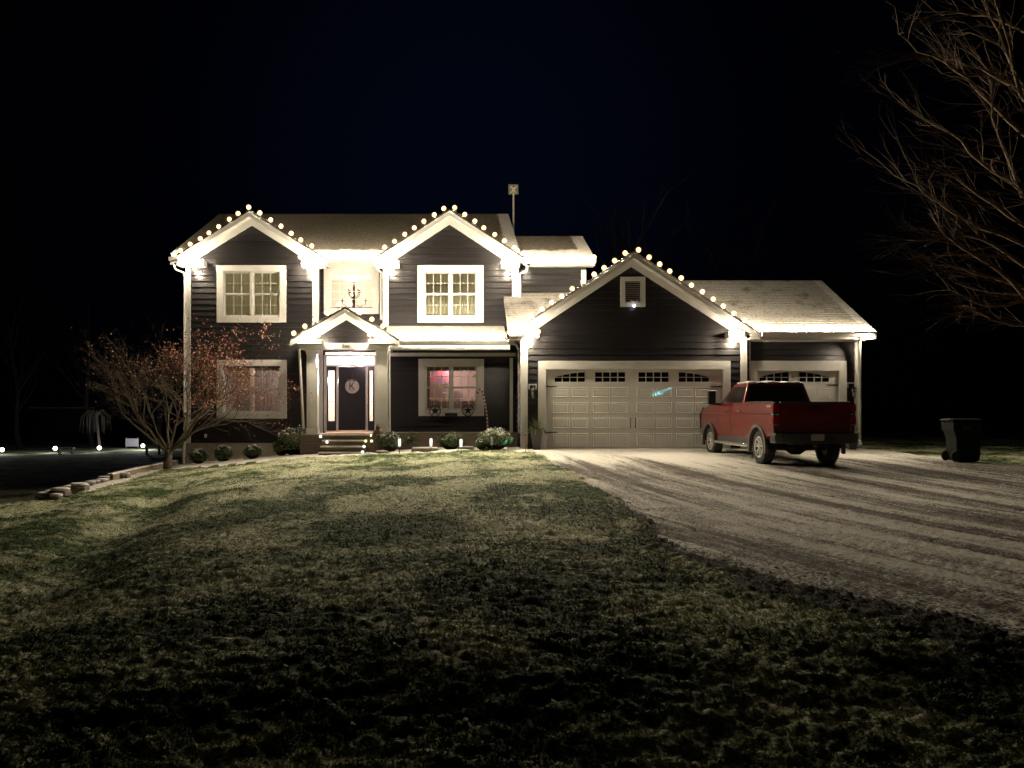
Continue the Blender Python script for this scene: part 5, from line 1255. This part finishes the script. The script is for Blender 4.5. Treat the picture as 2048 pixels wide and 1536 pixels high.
for li, Lp in enumerate(limbs):
    dy = [0]+[rnd.uniform(-.5, .5)*(i/len(Lp)) + (li % 5-2)*.25*(i/len(Lp)) for i in range(1, len(Lp))]
    P = [W3(a, b_, dy[i]) for i, (a, b_) in enumerate(Lp)]; fp = []
    for a, b_ in zip(P[:-1], P[1:]):
        fp += [a, a.lerp(b_, .5)+Vector((rnd.uniform(-1, 1), rnd.uniform(-1, 1), rnd.uniform(-1, 1)))*.04]
    fp.append(P[-1]); n = len(fp); rr = [.055*(1-i/(n-1))**1.0+.006 for i in range(n)]
    lm.tube(fp, rr, 6)
    for i in range(3, n):
        for k in range(2):
            d0 = (fp[i]-fp[i-1]).normalized(); dd = (d0+Vector((rnd.uniform(-.7, .2), rnd.uniform(-.9, .9), rnd.uniform(-.55, .55)))).normalized()
            tp = []
            grow(tw, fp[i], dd, rnd.uniform(.35, .95), max(.007, rr[i]*.35), 3, 5, rnd, tp, .14, .42, .0, (2, 3), .66)
lm.build('limb', M_bark2, bt, smooth=True); tw.build('twigs', M_bark2, bt)

# bare woodland behind the garage and left of the house
rnd = random.Random(21)
def far_tree(x, y, h, label, seed):
    r_ = random.Random(seed); z = float(gz(x, y)); root = empty('bare_tree', (x, y, z), label, 'tree', 'bare trees behind the house'); b = MB(); tp = []
    pts = [Vector((x, y, z-.2))]; 
    for i in range(6): pts.append(pts[-1]+Vector((r_.uniform(-.25, .25), r_.uniform(-.2, .2), h*.12)))
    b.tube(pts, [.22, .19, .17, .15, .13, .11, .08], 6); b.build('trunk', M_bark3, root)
    c = MB()
    for i in range(2, 7):
        for k in range(3):
            a = r_.uniform(0, 2*PI); grow(c, pts[i], Vector((math.cos(a), math.sin(a)*.6, 1.2)), h*.20, .06, 3, 5, r_, tp, .14, .5, .08, (2, 3), .75)
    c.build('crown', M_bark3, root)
pos = ['beyond the wing roof', 'above the garage gable', 'right of the garage gable peak', 'above the low garage roof', 'over the snowy garage roof', 'just past the garage ridge', 'right of the lit garage corner', 'beyond the dark yard right of the garage', 'between garage and driveway tree', 'farthest right behind the wheeled bin']
for i, ph in enumerate(pos): far_tree(fx(1210+i*82+rnd.uniform(-20, 20), 44+rnd.uniform(-5, 6)), 44+(i*37 % 11)-5, 11+rnd.uniform(-2, 2), 'dark leafless tree '+ph, 100+i)
for i, ph in enumerate(['at the far left edge of the yard', 'left behind the yard spotlights', 'beyond the white board in the yard']):
    far_tree(fx(40+i*110, 62), 62+i*3, 14+rnd.uniform(-2, 3), 'dark leafless tree '+ph, 200+i)

# ------------------------------------------------------------------ LEFT YARD: retaining edge, stones, yard lights
def wall_pt(y): return -9.42-.02*(27.5-y)
ew = empty('timber_edging', (wall_pt(24.5), 24.5, float(gz(wall_pt(24.5)+.2, 24.5))), 'snow topped timber edging running from the left house corner past the maple', 'edging')
M_timber = mat('edging_timber', (.26, .21, .15), .85, var=.25, scale=5, stretch=(1, .3, 4))
ys_ = [22.4+i*1.02 for i in range(6)]
for i, y0 in enumerate(ys_[:-1]):
    y1 = ys_[i+1]-.015; x0, x1 = wall_pt(y0), wall_pt(y1); z0, z1 = float(gz(x0+.3, y0)), float(gz(x1+.3, y1))
    for k in range(3):
        a, b = -.02-.16*k, .135-.16*k
        t_ = MB().add([(x0-.09, y0, z0+a), (x0+.09, y0, z0+a), (x1+.09, y1, z1+a), (x1-.09, y1, z1+a), (x0-.09, y0, z0+b), (x0+.09, y0, z0+b), (x1+.09, y1, z1+b), (x1-.09, y1, z1+b)],
                 [(0, 3, 2, 1), (4, 5, 6, 7), (0, 1, 5, 4), (1, 2, 6, 5), (2, 3, 7, 6), (3, 0, 4, 7)]).build('timber', M_timber, ew, bevel=.01)
        if k == 0: MB().add([(x0-.08, y0, z0+b+.002), (x0+.08, y0, z0+b+.002), (x1+.08, y1, z1+b+.002), (x1-.08, y1, z1+b+.002), (x0-.06, y0, z0+b+.03), (x0+.06, y0, z0+b+.03), (x1+.06, y1, z1+b+.03), (x1-.06, y1, z1+b+.03)],
                 [(0, 3, 2, 1), (4, 5, 6, 7), (0, 1, 5, 4), (1, 2, 6, 5), (2, 3, 7, 6), (3, 0, 4, 7)]).build('snow_cap', M_snow, t_)
rnd = random.Random(77)
rw = empty('stone_retaining_wall', (wall_pt(20.5), 20.5, float(gz(wall_pt(20.5)+.2, 20.5))), 'low dry stone retaining wall with snow capped stones down the left lawn edge', 'retaining wall')
y = 22.3; k = 0
def rockmesh(c, sx, sy, sz, r_):
    b = MB(); b.ball((0, 0, 0), 1, 8, 5); b.v = [(c[0]+p[0]*sx*r_.uniform(.85, 1.1), c[1]+p[1]*sy*r_.uniform(.85, 1.1), c[2]+max(-.8, min(.8, p[2]*1.2))*sz) for p in b.v]; return b
while y > 18.7:
    L_ = rnd.uniform(.22, .42); x = wall_pt(y)+rnd.uniform(-.06, .06); z = float(gz(x+.35, y))
    for row in range(3):
        c = (x+rnd.uniform(-.05, .05), y-L_/2, z+.0-.17*row+rnd.uniform(-.02, .02)); st_ = rockmesh(c, .20, L_*.52, .085, rnd).build('stone', M_stone, rw)
        if row == 0: rockmesh((c[0], c[1], c[2]+.085), .17, L_*.46, .028, rnd).build('snow_cap', M_snow, st_, smooth=True)
    y -= L_
for (px, py, Y, w, lab) in ((120, 984, 18.95, .42, 'biggest snow capped boulder on the far left end of the stone wall'), (160, 975, 19.6, .36, 'snow capped boulder next to the biggest one on the stone wall'), (112, 996, 18.6, .26, 'small low snowy stone at the foot of the left wall end'), (250, 952, 22.35, .24, 'rounded snowy stone where the timber edging meets the stone wall')):
    w *= .72; c = (fx(px, Y), Y, fz(py, Y)-.03); o = rockmesh((0, 0, 0), w, w*.8, .12, rnd).build('boulder', M_stone); o.location = c; tag(o, lab, 'stone', 'snow capped boulders of the left yard')
    rockmesh((0, 0, .10), w*.88, w*.7, .045, rnd).build('snow_cap', M_snow, o, smooth=True)
def yard_spot(px, py, lab, W_):
    Y = 1.0
    Y = (H+1.9)*F/(py-CY); x = fx(px, Y); z = float(gz(x, Y)); root = empty('yard_spotlight', (x, Y, z), lab, 'spotlight', 'small spotlights in the dark lower yard')
    MB().tube([(x, Y, z-.05), (x, Y, z+.18)], .02, 5).build('stake', M_black, root)
    MB().lathe([(.04, -.10), (.09, .0), (.10, .10)], (x, Y-.05, z+.24), 10).build('housing', M_black, root)
    MB().ball((x, Y-.12, z+.30), .15, 10, 7).build('lens', emat('spot_glow_'+str(px), (1, .93, .86), 5), root, smooth=True)
    l = lamp('spot_lamp', (x+.1, Y-1.0, z+.9), W_*2.2, (.95, .95, 1), .1); return x, Y, z
yard_spot(6, 908, 'leftmost glowing spotlight at the picture edge of the lower yard', 25); yard_spot(112, 905, 'dim small spotlight second from the left in the lower yard', 12)
a = yard_spot(200, 904, 'glowing spotlight at the foot of the small weeping tree', 9); yard_spot(287, 899, 'bright spotlight beside the pale board', 60)
# little weeping tree over the spotlight
rnd = random.Random(31); b0 = Vector((a[0]-.1, a[1]+.3, a[2])); wt_ = empty('weeping_tree', b0, 'small weeping tree lit from below by a yard spotlight', 'tree')
tb_ = MB(); tb_.tube([b0, b0+Vector((-.15, 0, 1.2)), b0+Vector((-.25, 0, 2.6))], [.10, .08, .06], 6).build('trunk', M_bark, wt_)
dr = MB()
for i in range(60):
    a_ = rnd.uniform(0, 2*PI); rr_ = rnd.uniform(.3, 1.1); p0 = b0+Vector((-.25, 0, 2.6))
    dr.tube([p0, p0+Vector((math.cos(a_)*rr_*.5, math.sin(a_)*rr_*.5, .45)), p0+Vector((math.cos(a_)*rr_, math.sin(a_)*rr_, .0)), p0+Vector((math.cos(a_)*rr_*1.1, math.sin(a_)*rr_*1.1, -rnd.uniform(.4, 1.3)))], [.03, .02, .012, .005], 3)
dr.build('branches', M_bark, wt_)
Yb2 = 63.0; zb2 = -1.9; x0, x1 = fx(251, Yb2), fx(277, Yb2)
bd2 = empty('yard_board', ((x0+x1)/2, Yb2, zb2), 'pale rectangular board on two posts in the dark lower yard', 'board')
MB().box(x0, x1, Yb2, Yb2+.05, fz(893, Yb2), fz(877, Yb2)).build('panel', mat('board_white', (.5, .48, .52), .6), bd2)
for xx in (x0+.03, x1-.06): MB().box(xx-.05, xx+.03, Yb2+.06, Yb2+.12, zb2-.1, fz(875, Yb2)).build('post', M_wood, bd2)
sh = empty('shed', (fx(125, 75), 76, -1.9), 'dark low shed far behind the lower yard', 'shed'); xa, xb = fx(60, 75), fx(190, 75)
MB().box(xa+.4, xb-.4, 75.5, 79, -1.9, fz(812, 75)).build('wall', M_dark, sh); MB().prismx([(74.8, fz(814, 75)), (77.3, fz(801, 75)), (79.8, fz(814, 75)), (79.8, fz(814, 75)-.15), (77.3, fz(801, 75)-.15), (74.8, fz(814, 75)-.15)], xa, xb).build('roof', roof_mat('shed_roof', 0, 1, 100, 1, .5), sh)
for (px, lab) in ((132, 'low bench left of the weeping tree in the lower yard'), (306, 'low bench right of the bright spotlight in the lower yard')):
    Y = 55.0; x = fx(px, Y); z = -1.9; rt = empty('garden_bench', (x, Y, z), lab, 'bench', 'low benches in the lower yard')
    MB().box(x-.55, x+.55, Y-.2, Y+.2, z+.42, z+.47).build('seat', M_trim, rt)
    for sx2 in (-.45, .4): MB().box(x+sx2, x+sx2+.05, Y-.18, Y+.18, z, z+.42).build('leg', M_wood, rt)
# vent pipe at the left house corner
MB().tube([(fx(367, 27.3), 27.3, -.8), (fx(367, 27.3), 27.3, fz(890, 27.3))], .05, 8).build('vent_pipe', M_trim, house)
# cyan laser dots thrown on the garage door and shrubs by a small projector
lz_ = Vector((fx(1016, 24.7), 24.7, float(gzz(fx(1016, 24.7), 24.7)[0])))
pj = empty('laser_projector', lz_, 'small dark garden laser projector on a stake by the bright green shrub', 'projector')
MB().tube([lz_-Vector((0, 0, .05)), lz_+Vector((0, 0, .14))], .008, 5).build('stake', M_black, pj)
MB().lathe([(.03, -.04), (.035, 0), (.03, .05)], lz_+Vector((0, 0, .18)), 10, 'y').build('housing', M_black, pj)
def laser(target, W_, size, seed):
    ld = bpy.data.lights.new('laser_beam', 'SPOT'); ld.energy = W_; ld.color = (.1, .85, 1); ld.spot_size = math.radians(size); ld.spot_blend = .6; ld.shadow_soft_size = .01
    ld.use_nodes = True; N = ld.node_tree.nodes; L = ld.node_tree.links; em = N['Emission']
    g_ = N.new('ShaderNodeTexCoord'); n_ = N.new('ShaderNodeTexNoise'); n_.inputs['Scale'].default_value = 260/size; n_.noise_dimensions = '4D'; n_.inputs['W'].default_value = seed
    L.new(g_.outputs['Normal'], n_.inputs['Vector']); m_ = N.new('ShaderNodeMapRange'); m_.inputs[1].default_value = .5; m_.inputs[2].default_value = .58; L.new(n_.outputs[0], m_.inputs[0]); L.new(m_.outputs[0], em.inputs['Strength'])
    o = bpy.data.objects.new('laser_beam', ld); COL.objects.link(o); src = lz_+Vector((0, -.1, .2)); o.location = src
    o.rotation_euler = (Vector(target)-src).to_track_quat('-Z', 'Y').to_euler()
laser(q(1325, 783, YG+.1), 7000, 1.7, 1.0); laser(q(975, 842, 27.4), 1500, 9, 2.0); laser(q(1040, 850, 25.8), 200, 14, 3.0); laser(q(955, 888, 26), 300, 12, 4.0)


# fallen maple leaves and gravel crumbs
def scatter(n, fn, size, name, m, kind_label):
    b = MB(); rn = random.Random(n)
    k = 0
    while k < n:
        x, y = fn(rn)
        k += 1; z = float(gzz(x, y)[0]); s_ = size*rn.uniform(.5, 1.4); a = rn.uniform(0, 6.3); c, d = math.cos(a)*s_, math.sin(a)*s_
        b.add([(x-c, y-d, z+rn.uniform(.002, .012)), (x+d*.6, y-c*.6, z+.004), (x+c, y+d, z+rn.uniform(.002, .018)), (x-d*.6, y+c*.6, z+.012)], [(0, 1, 2, 3)])
    o = b.build(name, m); tag(o, kind_label, kind='stuff'); return o
def near_pt(rn):
    y = 2.8*(22/2.8)**rn.random(); return y*rn.uniform(-.58, .25), y
scatter(1500, near_pt, .022, 'fallen_leaves', mat('dead_leaf', (.12, .07, .035), .8, var=.5, scale=12), 'scattered dead leaves lying on the frosted lawn')
def edge_pt(rn):
    y = 3.5*(24/3.5)**rn.random(); return float(drive_edge(np.array([y]))[0])+rn.gauss(0, .28), y
scatter(2600, edge_pt, .018, 'gravel_crumbs', mat('gravel_crumb', (.10, .085, .07), .9, var=.5, scale=15), 'loose gravel crumbs along the driveway edge')
